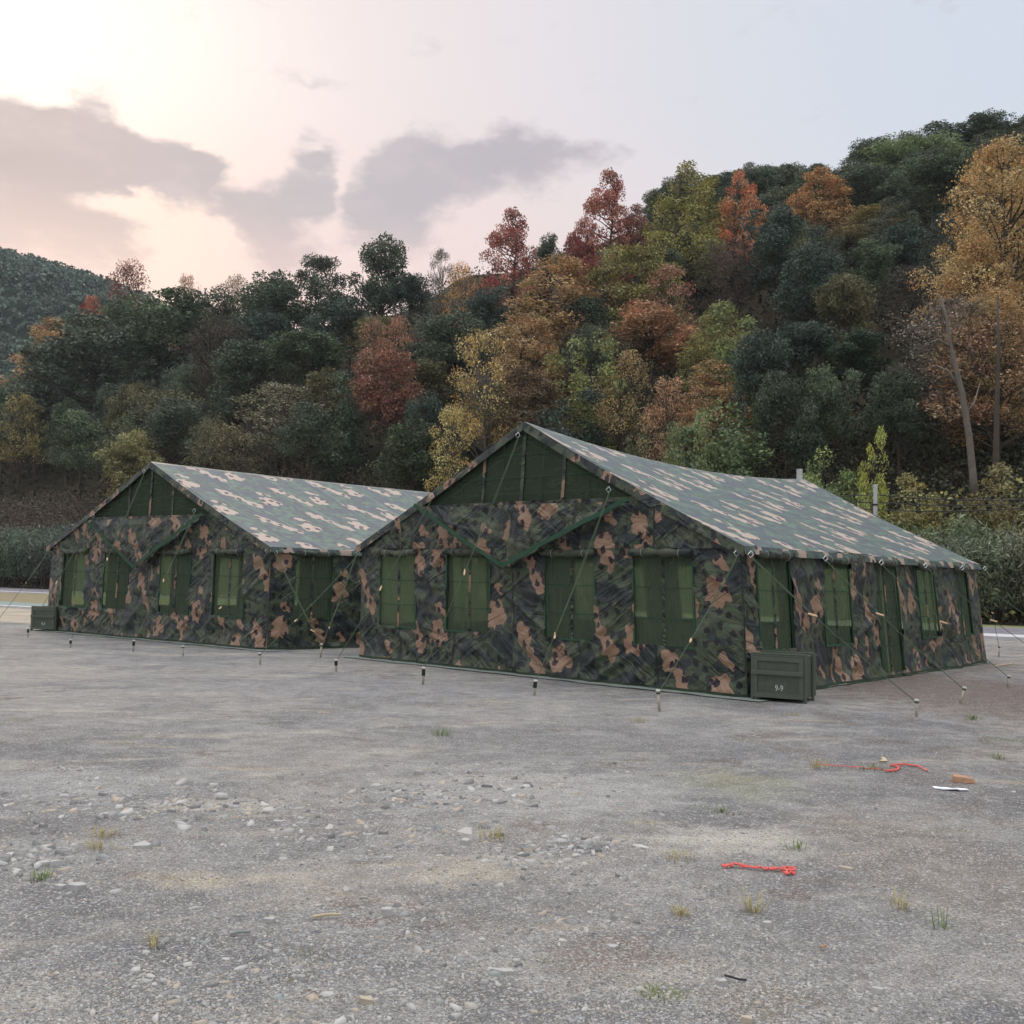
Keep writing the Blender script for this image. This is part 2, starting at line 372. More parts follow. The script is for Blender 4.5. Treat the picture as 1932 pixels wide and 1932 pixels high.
col = n.mix(n.m('MULTIPLY', n.ramp(gx, .84, .96), .45), col, (.50, .485, .46))
col = n.mix(n.m('MULTIPLY', n.ramp(hx, .76, .95), .38), col, (.48, .465, .445))
col = n.mix(n.m('MULTIPLY', n.ramp(hx, .25, .05), .5), col, (.085, .083, .09))
col = n.mix(n.ramp(sm, .38, .62, .0, .5), col, n.v('SCALE', col, scale=1.5))
hh = n.m('ADD', n.m('MULTIPLY', g1, .6), n.m('MULTIPLY', n.m('SUBTRACT', 1.0, n.vor(c, 60, 1)), .5))
nb = n.bump(hh, .022, 1.0); nb = n.bump(n.noise(c, 2.2, 4, .6), .05, .5, nb)
col = n.v('MULTIPLY', col, (1.02, 1.05, 1.075))
n.out(n.principled(col, .9, nb, spec=.25)); M['ground'] = m
def strip_mat(name, col, col2, scale=1.5):
    m, n = new_mat(name); c = n.coord('Object')
    cc = n.mix(n.ramp(n.noise(c, scale, 5, .65), .35, .65), col, col2)
    n.out(n.principled(cc, .9, n.bump(n.noise(c, 30, 3), .01), spec=.2)); return m
M['asphalt'] = strip_mat('track_asphalt', (.15, .135, .165), (.19, .175, .20), .5)
M['line'] = strip_mat('track_line', (.62, .61, .62), (.70, .70, .70))
M['kerb'] = strip_mat('pale_concrete', (.46, .45, .46), (.54, .53, .53))
M['strawgrass'] = strip_mat('straw_verge', (.20, .165, .095), (.25, .21, .13), 1.0)
M['greengrass'] = strip_mat('green_verge', (.20, .225, .10), (.25, .255, .13), .8)
M['court'] = strip_mat('blue_green_court', (.19, .24, .22), (.23, .28, .26), .6)
M['dirt'] = strip_mat('pale_dirt', (.40, .345, .27), (.28, .25, .20), .8)
m, n = new_mat('hill_soil'); c = n.coord('Object')
cc = n.mix(n.ramp(n.noise(c, .5, 5, .65), .35, .65), (.022, .022, .014), (.055, .040, .025))
n.out(n.principled(cc, .95, n.bump(n.noise(c, 3, 5), .2), spec=.1)); M['soil'] = m
M['soil_far'] = simple('far_wood_floor', (.03, .045, .03), .95, .1)
M['fence'] = simple('blue_grey_fence', (.34, .37, .42), .7, .2, 0, .1, 1)

# ================================================================== STRUCTURE: ground and terrain
NRM = Vector((.575, .817, 0)).normalized(); TAN = Vector((.817, -.575, 0)).normalized(); S0 = 57.0
def st(p): return p.x*NRM.x+p.y*NRM.y-S0, p.x*TAN.x+p.y*TAN.y
def unst(s, t): return Vector(((s+S0)*NRM.x+t*TAN.x, (s+S0)*NRM.y+t*TAN.y, 0))
def hmax(t):
    xs = (-320, -260, -190, -140, -95, -35, 200); ys = (34, 36, 42, 52, 70, 64, 64)
    return float(np.interp(t, xs, ys))
def terrain(s, t):
    if s <= 1: return -.02-.4*min(1, max(0, 1-s))
    r = .75*min(s-1, 14)+max(0, s-15)*.62
    hm = hmax(t); k = 8.0
    if r > hm-k:
        if r < hm+k: r = r-((r-hm+k)**2)/(4*k)
        else: r = hm-(r-hm-k)*.06
    nz = noise.noise(Vector((s*.06, t*.06, 0)))*3+noise.noise(Vector((s*.25, t*.25, 4)))*.8
    return r+nz*min(1, (s-1)/10)
def terr_p(p): return terrain(*st(p))
g = 640.0
# ground sheet: finer near the camera
V = [(-g, -g, 0), (g, -g, 0), (g, g, 0), (-g, g, 0)]
o = link('ground', np_mesh('ground', V, [[0, 1, 2, 3]], M['ground'])); tag(o, kind='structure')
ss = np.concatenate([np.arange(0, 70, 1.6), np.arange(70, 330, 7)]); tt = np.arange(-330, 120, 2.6)
V = []
for s_ in ss:
    for t_ in tt:
        q = unst(s_, t_); V.append((q.x, q.y, terrain(s_, t_)))
nt = len(tt); F = [[i*nt+j, i*nt+j+1, (i+1)*nt+j+1, (i+1)*nt+j] for i in range(len(ss)-1) for j in range(nt-1)]
F = [f[::-1] for f in F]
o = link('hillside', np_mesh('hillside', V, F, M['soil'], smooth=True)); tag(o, kind='structure')
# far mountain on the left
FMC = Vector((-262, 470, 0))
def far_h(x, y):
    dx = (x-FMC.x)/245; dy = (y-FMC.y)/150; r2 = dx*dx+dy*dy
    return -.5+max(0, 153*math.exp(-r2*1.25)-6+noise.noise(Vector((x*.02, y*.02, 0)))*7)
V = []; nx = 70
for i in range(nx):
    for j in range(nx):
        x_ = FMC.x-330+660*i/(nx-1); y_ = FMC.y-300+600*j/(nx-1); V.append((x_, y_, far_h(x_, y_)))
F = [[i*nx+j, (i+1)*nx+j, (i+1)*nx+j+1, i*nx+j+1] for i in range(nx-1) for j in range(nx-1)]
o = link('far_hill', np_mesh('far_hill', V, F, M['soil_far'], smooth=True)); tag(o, kind='structure')
# track strips, parallel to the hedge
def strip(name, n0, n1, t0, t1, z, mat, thick=0):
    a = unst(n0-S0, t0); b = unst(n0-S0, t1); c_ = unst(n1-S0, t1); d_ = unst(n1-S0, t0)
    V = [(q.x, q.y, z) for q in (a, b, c_, d_)]; F = [[0, 1, 2, 3]]
    if thick:
        V += [(q.x, q.y, -.05) for q in (a, b, c_, d_)]; F += [[0, 4, 5, 1], [1, 5, 6, 2], [2, 6, 7, 3], [3, 7, 4, 0]]
    o = link(name, np_mesh(name, V, F, mat)); tag(o, kind='structure'); return o
strip('green_verge', 53.2, 59, -47, 60, .004, M['greengrass'])
strip('hedge_bed', 56.8, 59, -130, -47, .004, M['dirt'])
strip('road', 41.5, 53.2, -47, 60, .008, M['asphalt'])
strip('road', 43.9, 56.8, -130, -47, .008, M['asphalt'])
for k in range(6):
    strip('road_marking', 42.6+k*1.9, 42.6+k*1.9+.12, -47, 60, .012, M['line'])
    strip('road_marking', 45.2+k*1.9, 45.2+k*1.9+.12, -130, -47, .012, M['line'])
strip('kerb', 38.9, 41.5, -47, 60, .10, M['kerb'], 1)
strip('kerb', 42.9, 43.9, -130, -47, .10, M['kerb'], 1)
strip('straw_verge', 29.3, 42.9, -130, -47, .004, M['strawgrass'])
strip('court', 24.5, 29.3, -130, -28, .006, M['court'])
strip('path_edge', 24.0, 24.5, -130, -28, .10, M['kerb'], 1)
strip('dirt', 17.0, 24.0, -130, -24, .004, M['dirt'])

# ================================================================== TENTS
NE = 2.18; NR = 4.28
class Tent:
    def __init__(s, pxs, W, L, extra_back=None):
        """pxs: base FR, FL, a point on the right side base, eaves FR, FL, BR, apex (photo points)"""
        s.W, s.L = W, L
        s.B = {}
        s.FR = ground(*pxs['bFR']); s.FL = ground(*pxs['bFL'])
        s.du = (s.FL-s.FR).normalized()
        s.W = (s.FL-s.FR).length
        sd_ = ground(*pxs['bS']); s.dv = (sd_-s.FR).normalized()
        if 'bBR' in pxs: s.L = (ground(*pxs['bBR'])-s.FR).length
    def plane(s, px, py, ax):
        d = ray(px, py); o = s.FR; A = np.array([[ax.x, 0, -d.x], [ax.y, 0, -d.y], [0, 1, -d.z]])
        u, z, t = np.linalg.solve(A, [-o.x, -o.y, CH]); return u, z
    def setup(s, pxs):
        s.eFR = s.plane(*pxs['eFR'], s.du); s.eFL = s.plane(*pxs['eFL'], s.du); s.ap = s.plane(*pxs['ap'], s.du)
        if 'eBR' in pxs: s.eBR = s.plane(*pxs['eBR'], s.dv)
        else: s.eBR = (s.L, s.eFR[1])
        print('tent', s.W, s.L, s.eFR, s.eFL, s.ap, s.eBR)
    def T(s, p):
        u, v, z = p[0], p[1], p[2]
        a = u/s.W; b = v/s.L; k = min(max(z/NE, 0), 1)
        ue = s.eFR[0]*(1-a)+(s.eFL[0]-s.W)*a     # shift of eaves along u
        ze = (s.eFR[1]*(1-a)+s.eFL[1]*a)*(1-b)+(s.eBR[1]*(1-a)+(s.eBR[1]+s.eFL[1]-s.eFR[1])*a)*b
        uu = u+ue*k; vv = v+((s.eBR[0]-s.L)*b)*k
        if z <= NE: zz = z/NE*ze
        else:
            kk = (z-NE)/(NR-NE); zz = ze+kk*(s.ap[1]-(s.eFR[1]+s.eFL[1])/2)
            mid = s.W/2+(s.eFR[0]+s.eFL[0]-s.W)/2
            uu += (s.ap[0]-mid)*kk
        q = s.FR+s.du*uu+s.dv*vv; q.z = zz; return q
    def inv(s, px, py, ax):  # nominal coordinates of a photo point on front (du) or side (dv)
        u, z = s.plane(px, py, ax); return u, z
def wrinkle(u, z, seed, amp=1.0):
    r = 0.0
    for i, (ang, fa, fc, a) in enumerate(((.55, .6, 2.3, .022), (-.6, .5, 2.8, .018), (1.35, .5, 2.2, .010), (.12, .4, 3.2, .010))):
        c_, s_ = math.cos(ang), math.sin(ang); x_ = u*c_+z*s_; y_ = -u*s_+z*c_
        nn = noise.noise(Vector((x_*fa, y_*fc, seed+i*7.3)))
        ms = .35+1.1*max(0, noise.noise(Vector((u*.6, z*.8, seed*2+i*3.1)))+.25)
        r += a*ms*(1-min(1, abs(nn)*3.2))
    r += .02*noise.noise(Vector((u*.8, z*.9, seed+50)))
    return r*amp*2.5
def breaks(lo, hi, step, cuts):
    pts = sorted(set([lo, hi]+[c for c in cuts if lo < c < hi])); out = [lo]
    for a, b in zip(pts[:-1], pts[1:]):
        k = max(1, int(round((b-a)/step))); out += [a+(b-a)*(i+1)/k for i in range(k)]
    return out
def uvshift(u, z, off=0.0, flip=False):
    if flip: u = -u
    k = math.floor(u/1.5); return (u+off, z+(.525 if k % 2 else 0)+.13*k)
def panel(name, tent, kind, us, zs, holes, mat, root, seed, amp=1.0, top=None, off=0.0, step_out=0.0, mask=None, rel=None):
    """cloth panel on the front (u,z), right side (v,z), left side or back wall"""
    V, U = [], []
    for i, u in enumerate(us):
        for j, z in enumerate(zs):
            zz = z
            if top is not None: zz = zs[0]+(top(u)-zs[0])*(z-zs[0])/(zs[-1]-zs[0])
            e = wrinkle(u, zz, seed, amp) if amp else 0
            e *= min(1, max(0, min(u-us[0], us[-1]-u)/.22))
            e += step_out
            if zz < .25 and kind in ('front', 'side') and top is None: e += (.05+.05*noise.noise(Vector((u*2.5, seed, 1))))*(1-zz/.25)**2*min(1, min(u-us[0], us[-1]-u)/.22)
            if kind == 'front': p = (u, -e, zz)
            elif kind == 'side': p = (-e, u, zz)
            elif kind == 'left': p = (tent.W+e, u, zz)
            else: p = (u, tent.L+e, zz)
            V.append(tent.T(p)-rel); U.append(uvshift(u, zz, off, kind in ('front', 'back')))
    nz = len(zs); F = []
    for i in range(len(us)-1):
        for j in range(nz-1):
            uc = (us[i]+us[i+1])/2; zc = (zs[j]+zs[j+1])/2
            if any(a < uc < b and c < zc < d for a, b, c, d in holes): continue
            if mask and not mask(uc, zc): continue
            F.append([i*nz+j, (i+1)*nz+j, (i+1)*nz+j+1, i*nz+j+1])
    me = np_mesh(name, V, F, mat, smooth=True, uv=U)
    return link(name, me, root)
def make_tent(tent, label, fw, sw, cfg):
    rel = tent.FR.copy(); root = empty('tent', rel, label, 'tent', 'camouflage ridge tents')
    W, L = tent.W, tent.L; T = tent.T; fine = .03
    roofline = lambda u: NE+(NR-NE)*(1-abs(u-W/2)/(W/2))
    def at(kind, a, e, z):
        return {'front': (a, -e, z), 'side': (-e, a, z), 'left': (W+e, a, z), 'back': (a, L+e, z)}[kind]
    seed = cfg['seed']
    cuts_z = [.66, 2.02, .05]
    for kind, ln, wins, stp in (('front', W, fw, fine), ('side', L, sw, fine), ('left', L, sw, .25), ('back', W, fw, .25)):
        if cfg.get('side_seen') and kind == 'side': us = breaks(0, cfg['side_seen'], fine, [w_[0] for w_ in wins]+[w_[1] for w_ in wins])+[x_ for x_ in breaks(cfg['side_seen'], L, .2, [w_[0] for w_ in wins]+[w_[1] for w_ in wins])[1:]]
        else: us = breaks(0, ln, stp, [w_[0] for w_ in wins]+[w_[1] for w_ in wins])
        zs = breaks(0, NE+.0, stp, cuts_z)
        holes = [(w_[0], w_[1], w_[2] if len(w_) > 2 else .66, 2.02) for w_ in wins]
        nm = {'front': 'front_wall', 'side': 'side_wall', 'left': 'side_wall', 'back': 'rear_wall'}[kind]
        panel(nm, tent, kind, us, zs, holes, M['camo_wall'], root, seed+{'front': 0, 'side': 11, 'left': 23, 'back': 37}[kind], 1.0 if stp == fine else 0, off=cfg['off']+(0 if kind == 'front' else 4.7), rel=rel)
        if stp == fine: panel('hem', tent, kind, us, [0.0, .03, .055], [h_ for h_ in holes if h_[2] < .3], M['strap'], root, seed+{'front': 0, 'side': 11}[kind], 1.0, step_out=.008, rel=rel)  # dark strip added along the wall foot to stand in for contact shadow
        for wi, w_ in enumerate(wins):
            u0, u1 = w_[0], w_[1]; z0 = w_[2] if len(w_) > 2 else .66; z1 = 2.02; door = z0 < .3
            # net
            nu = 10; nzs = 14; V, U = [], []
            for i in range(nu+1):
                for j in range(nzs+1):
                    u = u0-.02+(u1-u0+.04)*i/nu; z = max(0.01, z0-.02)+(z1-max(0.01, z0-.02)+.04)*j/nzs
                    V.append(T(at(kind, u, -.012+.006*noise.noise(Vector((u*3, z*3, seed+wi))), z))-rel); U.append((u, z))
            F = [[i*(nzs+1)+j, (i+1)*(nzs+1)+j, (i+1)*(nzs+1)+j+1, i*(nzs+1)+j+1] for i in range(nu) for j in range(nzs)]
            net = link('door' if door else 'window', np_mesh('window_net', V, F, M['net'], smooth=True, uv=U), root)
            seen = kind in ('front', 'side') and not (cfg.get('side_seen') and kind == 'side' and u0 > cfg['side_seen'])
            if not seen: continue
            b = MB(); seg_i = 0; t_ = .03; e0, e1 = .012, .042
            rr = random.Random(seed*10+wi)
            if kind == 'front':
                seg = [(u0-t_, u0, z0-t_, z1), (u1, u1+t_, z0-t_, z1)] + ([] if door else [(u0, u1, z0-t_, z0)])
            else: seg = [(u0-t_, u0, z0-t_, z1), (u1, u1+t_, z0-t_, z1)] + ([] if door else [(u0, u1, z0-t_, z0)])
            for a0, a1, c0, c1 in seg:
                seg_i += 1
                if door and seg_i == 2: b.build('window_binding', M['binding'], net, warp=T, rel=rel); b = MB()
                c0 = max(c0, .02)
                kk = 10
                for q in range(kk):
                    if a1-a0 > c1-c0: r0 = (a0+(a1-a0)*q/kk, a0+(a1-a0)*(q+1)/kk, c0, c1)
                    else: r0 = (a0, a1, c0+(c1-c0)*q/kk, c0+(c1-c0)*(q+1)/kk)
                    jt = .0
                    vs_ = [Vector(at(kind, *x_)) for x_ in ((r0[0], e0, r0[2]), (r0[1], e0, r0[2]), (r0[1], e0, r0[3]), (r0[0], e0, r0[3]),
                                                            (r0[0], e1, r0[2]), (r0[1], e1, r0[2]), (r0[1], e1, r0[3]), (r0[0], e1, r0[3]))]
                    b.add(vs_, [[0,1,2,3],[4,7,6,5],[0,4,5,1],[1,5,6,2],[2,6,7,3],[3,7,4,0]])
            b.build('window_binding', M['binding'], net, warp=T, rel=rel)
            for fz in ((.30, .64) if not door else (.25, .5, .75)):
                b = MB(); zc = z0+(z1-z0)*fz
                for q in range(6):
                    a0 = u0+(u1-u0)*q/6; a1 = u0+(u1-u0)*(q+1)/6
                    s0 = -.012*math.sin(math.pi*q/6); s1 = -.012*math.sin(math.pi*(q+1)/6)
                    b.add([Vector(at(kind, *x_)) for x_ in ((a0, .002, zc-.008+s0), (a1, .002, zc-.008+s1), (a1, .002, zc+.008+s1), (a0, .002, zc+.008+s0))], [[0, 1, 2, 3]])
                b.build('tape', M['binding'], net, warp=T, rel=rel)
            # camouflage centre band, slightly twisted
            V, U, F = [], [], []
            uc = (u0+u1)/2+rr.uniform(-.03, .03); bw = .035 if not door else .02
            for q in range(25):
                z = z0+(z1-z0)*q/24; wv = .015*noise.noise(Vector((z*3, wi, seed))); ww = bw*(.7+.5*noise.noise(Vector((z*6, wi+9, seed))))
                for sg in (-1, 1): V.append(T(at(kind, uc+wv+sg*ww, .006+.006*sg, z))-rel); U.append((uc*1.7+sg*ww+wi*.6, z*1.0+wi*.37))
                if q: F.append([2*q-2, 2*q-1, 2*q+1, 2*q])
            link('centre_band', np_mesh('centre_band', V, F, M['camo_wall'], smooth=True, uv=U), net)
            # rolled flap above the opening
            b = MB(); pts, rad = [], []; kk = 26; sag = rr.uniform(.0, .03)+(.03 if wi % 2 else 0)
            ua, ub = u0-.06, u1+.06
            for q in range(kk+1):
                f_ = q/kk; u = ua+(ub-ua)*f_
                pts.append(Vector(at(kind, u, .085+.014*noise.noise(Vector((u*5, seed, wi))), 2.062-sag*math.sin(math.pi*f_)+.012*noise.noise(Vector((u*3.5, seed, wi+5))))))
                rad.append(.062*(1+.38*noise.noise(Vector((u*6, 3, seed+wi))))*(.8 if q in (0, kk) else 1))
            b.tube(pts, rad, 10)
            b.U = [(v[0]+v[1]*1.0, v[2]*1.0+.3*math.atan2(v[2]-2.06, -v[1])*.3) for v in b.V]
            fl = b.build('rolled_flap', M['camo_roll'], root, warp=T, rel=rel, smooth=True)
            for f_ in (.22, .78):
                b = MB(); q = int(f_*kk); c_ = pts[q]
                ax = 0 if kind == 'front' else 1
                ring = []
                for j in range(13):
                    an = 2*math.pi*j/12; off_ = Vector((0, math.cos(an), math.sin(an))) if ax == 0 else Vector((math.cos(an), 0, math.sin(an)))
                    ring.append(c_+off_*(rad[q]+.004))
                b.tube(ring, .006, 5); b.build('tie', M['tie'], fl, warp=T, rel=rel)
    # gables
    for kind in ('front', 'back'):
        top1 = lambda u: max(NE+.001, min(roofline(u)-.02, 2.93))
        stp = fine if kind == 'front' else .25
        panel('gable_panel', tent, kind, breaks(0, W, stp, []), breaks(NE-.06, 2.93, stp, []), [], M['camo_wall'], root, seed+3, .75 if kind == 'front' else 0, top=top1, step_out=.035, off=cfg['off']+.55, rel=rel)
        uL = W/2*(2.93-NE)/(NR-NE); us = breaks(uL, W-uL, .06, [])
        top2 = lambda u: max(2.931, roofline(u)-.01)
        V, U = [], []; nzs = 12
        for u in us:
            for j in range(nzs+1):
                z = 2.91+(top2(u)-2.91)*j/nzs
                fold = .010*math.sin(u*55+2*math.sin(z*3)) + .012*noise.noise(Vector((u*6, z*1.2, 2)))
                V.append(T((u, -.01-fold, z) if kind == 'front' else (u, L+.01, z))-rel); U.append((u, z))
        F = [[i*(nzs+1)+j, (i+1)*(nzs+1)+j, (i+1)*(nzs+1)+j+1, i*(nzs+1)+j+1] for i in range(len(us)-1) for j in range(nzs)]
        gn = link('gable_net', np_mesh('gable_net', V, F, M['gnet'], smooth=True, uv=U), root)
        if kind == 'front':
            for uc, bw in ((W/2, .04), (W/2-.95, .035), (W/2+.95, .035)):
                V, U, F = [], [], []
                for q in range(15):
                    z = 2.93+(roofline(uc)-2.97)*q/14*.999 - (2.93-2.93)
                    z = 2.93+(roofline(uc)-.03-2.93)*q/14
                    for sg in (-1, 1): V.append(T((uc+sg*bw, -.035, z))-rel); U.append((uc*1.3+sg*bw+.2, z*1.0+uc))
                    if q: F.append([2*q-2, 2*q-1, 2*q+1, 2*q])
                link('gable_band', np_mesh('gable_band', V, F, M['camo_wall'], uv=U), gn)
            for uc in (W/2-1.5, W/2-.48, W/2+.48, W/2+1.5):
                zt = roofline(uc)-.05
                b = MB(); b.box((uc-.005, -.034, 2.93), (uc+.005, -.030, zt)); b.build('tape', M['binding'], gn, warp=T, rel=rel)
            for zc in (3.35, 3.75):
                hw = (NR-zc)/(NR-NE)*W/2-.1
                b = MB(); b.box((W/2-hw, -.034, zc-.005), (W/2+hw, -.030, zc+.005)); b.build('tape', M['binding'], gn, warp=T, rel=rel)
    # triangular flap hanging in front of the gable
    A, Bp, C = cfg['flap']          # (u,z) left, right, bottom
    V, U, F = [], [], []; nn = 70
    for i in range(nn+1):
        for j in range(nn+1):
            a = i/nn; bq = j/nn      # a across, bq down
            tu = A[0]+(Bp[0]-A[0])*a; tz = A[1]+(Bp[1]-A[1])*a
            u = tu+(C[0]-tu)*bq; z = tz+(C[1]-tz)*bq
            e = .17+wrinkle(u, z, seed+71, 1.0)+.03*math.sin(math.pi*min(1, bq*1.2))*(1 if abs(a-.5) > .02 else .4)
            V.append(T((u, -e, z))-rel); U.append(uvshift(u, z+.35, cfg['off']+.2, True))
    F = [[i*(nn+1)+j, (i+1)*(nn+1)+j, (i+1)*(nn+1)+j+1, i*(nn+1)+j+1] for i in range(nn) for j in range(nn)]
    fp = link('gable_flap', np_mesh('gable_flap', V, F, M['camo_wall'], smooth=True, uv=U), root)
    b = MB()
    for P0, P1 in ((A, C), (Bp, C)):
        dd_ = Vector((P1[0]-P0[0], P1[1]-P0[1])).normalized(); nn_ = Vector((-dd_.y, dd_.x)); kk = 24
        if nn_.y < 0: nn_ = -nn_
        for q in range(kk):
            quad = []
            for f_ in (q/kk, (q+1)/kk):
                u = P0[0]+(P1[0]-P0[0])*f_; z = P0[1]+(P1[1]-P0[1])*f_
                e = .27+wrinkle(u, z, seed+71, .8)
                quad.append((u, -e, z)); quad.append((u+nn_.x*.075, -e-.004, z+nn_.y*.075))
            b.add([Vector(x_) for x_ in quad], [[0, 2, 3, 1]])
    b.build('flap_binding', M['binding'], fp, warp=T, rel=rel)
    # roof
    sagf = lambda v: cfg['sag']*4*(v/L)*(1-v/L)
    def roofpt(side, f_, v, lift=0.0):
        # f_ 0 eave(+overhang) .. 1 ridge ; side -1 right slope (u small), +1 left
        ov = .09; u = (W/2)*(f_)-ov*(1-f_)
        z = NE+(NR-NE)*((u)/(W/2))+.02
        rib = -.03*math.sin(math.pi*v/L*5)**2*math.sin(math.pi*f_)
        z += rib-sagf(v)*f_**1.3-.04*math.sin(math.pi*f_)+lift
        z += .008*noise.noise(Vector((f_*5, v*1.3, side)))
        if side > 0: u = W-u
        return (u, v, z)
    nv, nf = 110, 50; Vv = []; U = []
    grid = []
    for i in range(nv+1):
        v = -.10+(L+.2)*i/nv; row = []
        for j in range(-nf, nf+1):
            f_ = 1-abs(j)/nf; row.append(T(roofpt(-1 if j < 0 else 1, f_, v))-rel)
            sl = f_*math.hypot(W/2, NR-NE)*(1 if j < 0 else -1)
            U.append(uvshift((v+cfg['roff'])*.86, sl*.86, 0))
        Vv += row
    m_ = 2*nf+1
    F = [[i*m_+j, i*m_+j+1, (i+1)*m_+j+1, (i+1)*m_+j] for i in range(nv) for j in range(m_-1)]
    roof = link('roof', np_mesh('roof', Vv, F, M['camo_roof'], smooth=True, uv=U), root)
    # valances: hanging strips on eaves and rakes
    def val(pts_top, drop, outv, name, off_):
        V, U, F = [], [], []; acc = 0; prev = None
        for k_, (p, dn) in enumerate(pts_top):
            if prev is not None: acc += (Vector(p)-Vector(prev)).length
            prev = p
            for j in range(4):
                f_ = j/3; e = outv*(math.sin(math.pi*.5*f_))+.01*noise.noise(Vector((acc*2.5, f_*2, off_)))
                q = Vector(p)+Vector(dn)*drop*f_
                q = q+Vector(cfg_out)*e
                V.append(T(q)-rel); U.append((acc+off_, q.z*.98+.2))
            if k_: 
                for j in range(3): a = (k_-1)*4+j; F.append([a, a+4, a+5, a+1])
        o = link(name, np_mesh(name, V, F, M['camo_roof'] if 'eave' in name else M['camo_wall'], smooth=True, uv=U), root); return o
    for side in (-1, 1):
        cfg_out = (side*.6, 0, 0)
        val([(roofpt(side, 0, -.10+(L+.2)*i/90, -.001), (0, 0, -1)) for i in range(91)], .115, .03, 'eave_valance', 2.3+side)
        cfg_out = (0, -1, 0)
        val([(roofpt(side, i/60, -.10, -.001), (0, 0, -1)) for i in range(61)], .16, .015, 'rake_valance', 6.1+side)
        cfg_out = (0, 1, 0)
        val([(roofpt(side, i/10, L+.10, -.001), (0, 0, -1)) for i in range(11)], .16, .01, 'rake_valance', 6.1+side)
    # cords over the roof
    for v in cfg['cords']:
        for dv in ((0,) if v in cfg.get('single', ()) else (0, .10)):
            b = MB(); pts = []
            for j in range(25): pts.append(Vector(roofpt(-1, .985-.985*j/24, v+dv+.04*math.sin(j*.5), .001)))
            b.tube(pts, .006, 4); b.build('roof_cord', M['roof_cord'], root, warp=T, rel=rel)
    # inside: ridge pole, posts, cross bars, floor
    b = MB()
    for v in np.linspace(.05, L-.05, 5):
        for sg in (-1, 1):
            ue = W/2+sg*(W/2-.12)
            b.tube([(ue, v, 0.02), (ue, v, NE-.22)], .022, 6); b.tube([(ue, v, NE-.22), (W/2, v, NR-.30-sagf(v))], .022, 6)
        b.tube([(W*.28, v, NE+.85*(NR-NE)*.5), (W*.72, v, NE+.85*(NR-NE)*.5)], .016, 6)
    b.tube([(W/2, .05, NR-.28-cfg['sag']), (W/2, L-.05, NR-.28-cfg['sag'])], .02, 6)
    b.build('frame_poles', M['pole'], root, warp=T, rel=rel)
    if cfg.get('gcord'):
        b = MB()
        for (ua, za, ub, zb) in cfg['gcord']: b.tube([(ua, .30, za), (ub, .30, zb)], .008, 5)
        b.build('inner_cord', M['roof_cord'], root, warp=T, rel=rel)
    # ground sheet edge
    V, F = [], []; N_ = 80; rr = random.Random(seed)
    V2 = []
    for i in range(N_+1):
        u = -.35+(W+.55)*i/N_; e = .34+.10*noise.noise(Vector((u*1.7, seed, 0)))+.04*noise.noise(Vector((u*6, seed, 0)))
        V2.append((u, .3)); V2.append((u, -e))
    for i, (u, v) in enumerate(V2):
        q = T((u, v, 0)); q.z = .012+.012*abs(noise.noise(Vector((u*2, v*2, 0)))); V.append(q-rel)
    F = [[2*i, 2*i+1, 2*i+3, 2*i+2] for i in range(N_)]
    k0 = len(V)
    for i in range(N_+1):
        v = .3+(L-.2)*i/N_; e = .10+.06*noise.noise(Vector((v*1.7, seed, 3)))
        for u in (.3, -e):
            q = T((u, v, 0)); q.z = .016+.01*abs(noise.noise(Vector((u*2, v*2, 0)))); V.append(q-rel)
    F += [[k0+2*i, k0+2*i+2, k0+2*i+3, k0+2*i+1] for i in range(N_)]
    link('ground_sheet', np_mesh('ground_sheet', V, F, M['sheet'], smooth=True), root)
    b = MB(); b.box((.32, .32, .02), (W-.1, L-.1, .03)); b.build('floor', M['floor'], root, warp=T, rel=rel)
    return root
PX1 = dict(bFR=(1412, 1318), bFL=(678, 1240), bS=(1862, 1250), bBR=(1862, 1250), eFR=(1399, 1027), eFL=(684, 1029), eBR=(1850, 1063), ap=(994, 799))
PX2 = dict(bFR=(503, 1227), bFL=(87, 1189), bS=(668, 1221.5), eFR=(512, 1030), eFL=(99, 1029), ap=(291, 873))
t1 = Tent(PX1, 8.26, 10.9); t1.setup(PX1)
t2 = Tent(PX2, 7.0, 10.9); t2.L = t1.L; t2.eBR = (t2.L, 2.18); t2.setup(PX2)
def wins(t, lst, ax):
    out = []
    for a, b, *r in lst:
        u0 = t.plane(*a, ax)[0]; u1 = t.plane(*b, ax)[0]; u0, u1 = min(u0, u1), max(u0, u1); out.append((u0+.02, u1-.02, *r))
    return out
fw1 = wins(t1, [((1203, 1120), (1319, 1120)), ((1034, 1120), (1130, 1120)), ((846, 1115), (930, 1115)), ((720, 1115), (789, 1115))], t1.du)
sw1 = wins(t1, [((1437, 1140), (1501, 1140)), ((1562, 1140), (1614, 1140)), ((1664, 1140), (1705, 1140), .1), ((1744, 1140), (1777, 1140)), ((1812, 1140), (1840, 1140))], t1.dv)
fw2 = wins(t2, [((402, 1110), (462, 1110)), ((301, 1110), (358, 1110)), ((195, 1108), (242, 1108)), ((117, 1108), (163, 1108))], t2.du)
sw2 = wins(t2, [((553, 1110), (624, 1110))], t2.dv)
print('W', fw1, sw1, fw2, sw2)
step = 2.2; a0 = sw2[0]
sw2 = [a0]+[(a0[0]+step*k, a0[1]+step*k-.3) for k in (1, 2, 3)]
sw2 = [w_ for w_ in sw2 if w_[1] < t2.L-.3]
def nomz(t, u, z):   # world height on the front -> nominal height
    a = u/t.W; ze = t.eFR[1]*(1-a)+t.eFL[1]*a
    return z/ze*NE if z < ze else NE+(z-ze)/(t.ap[1]-(t.eFR[1]+t.eFL[1])/2)*(NR-NE)
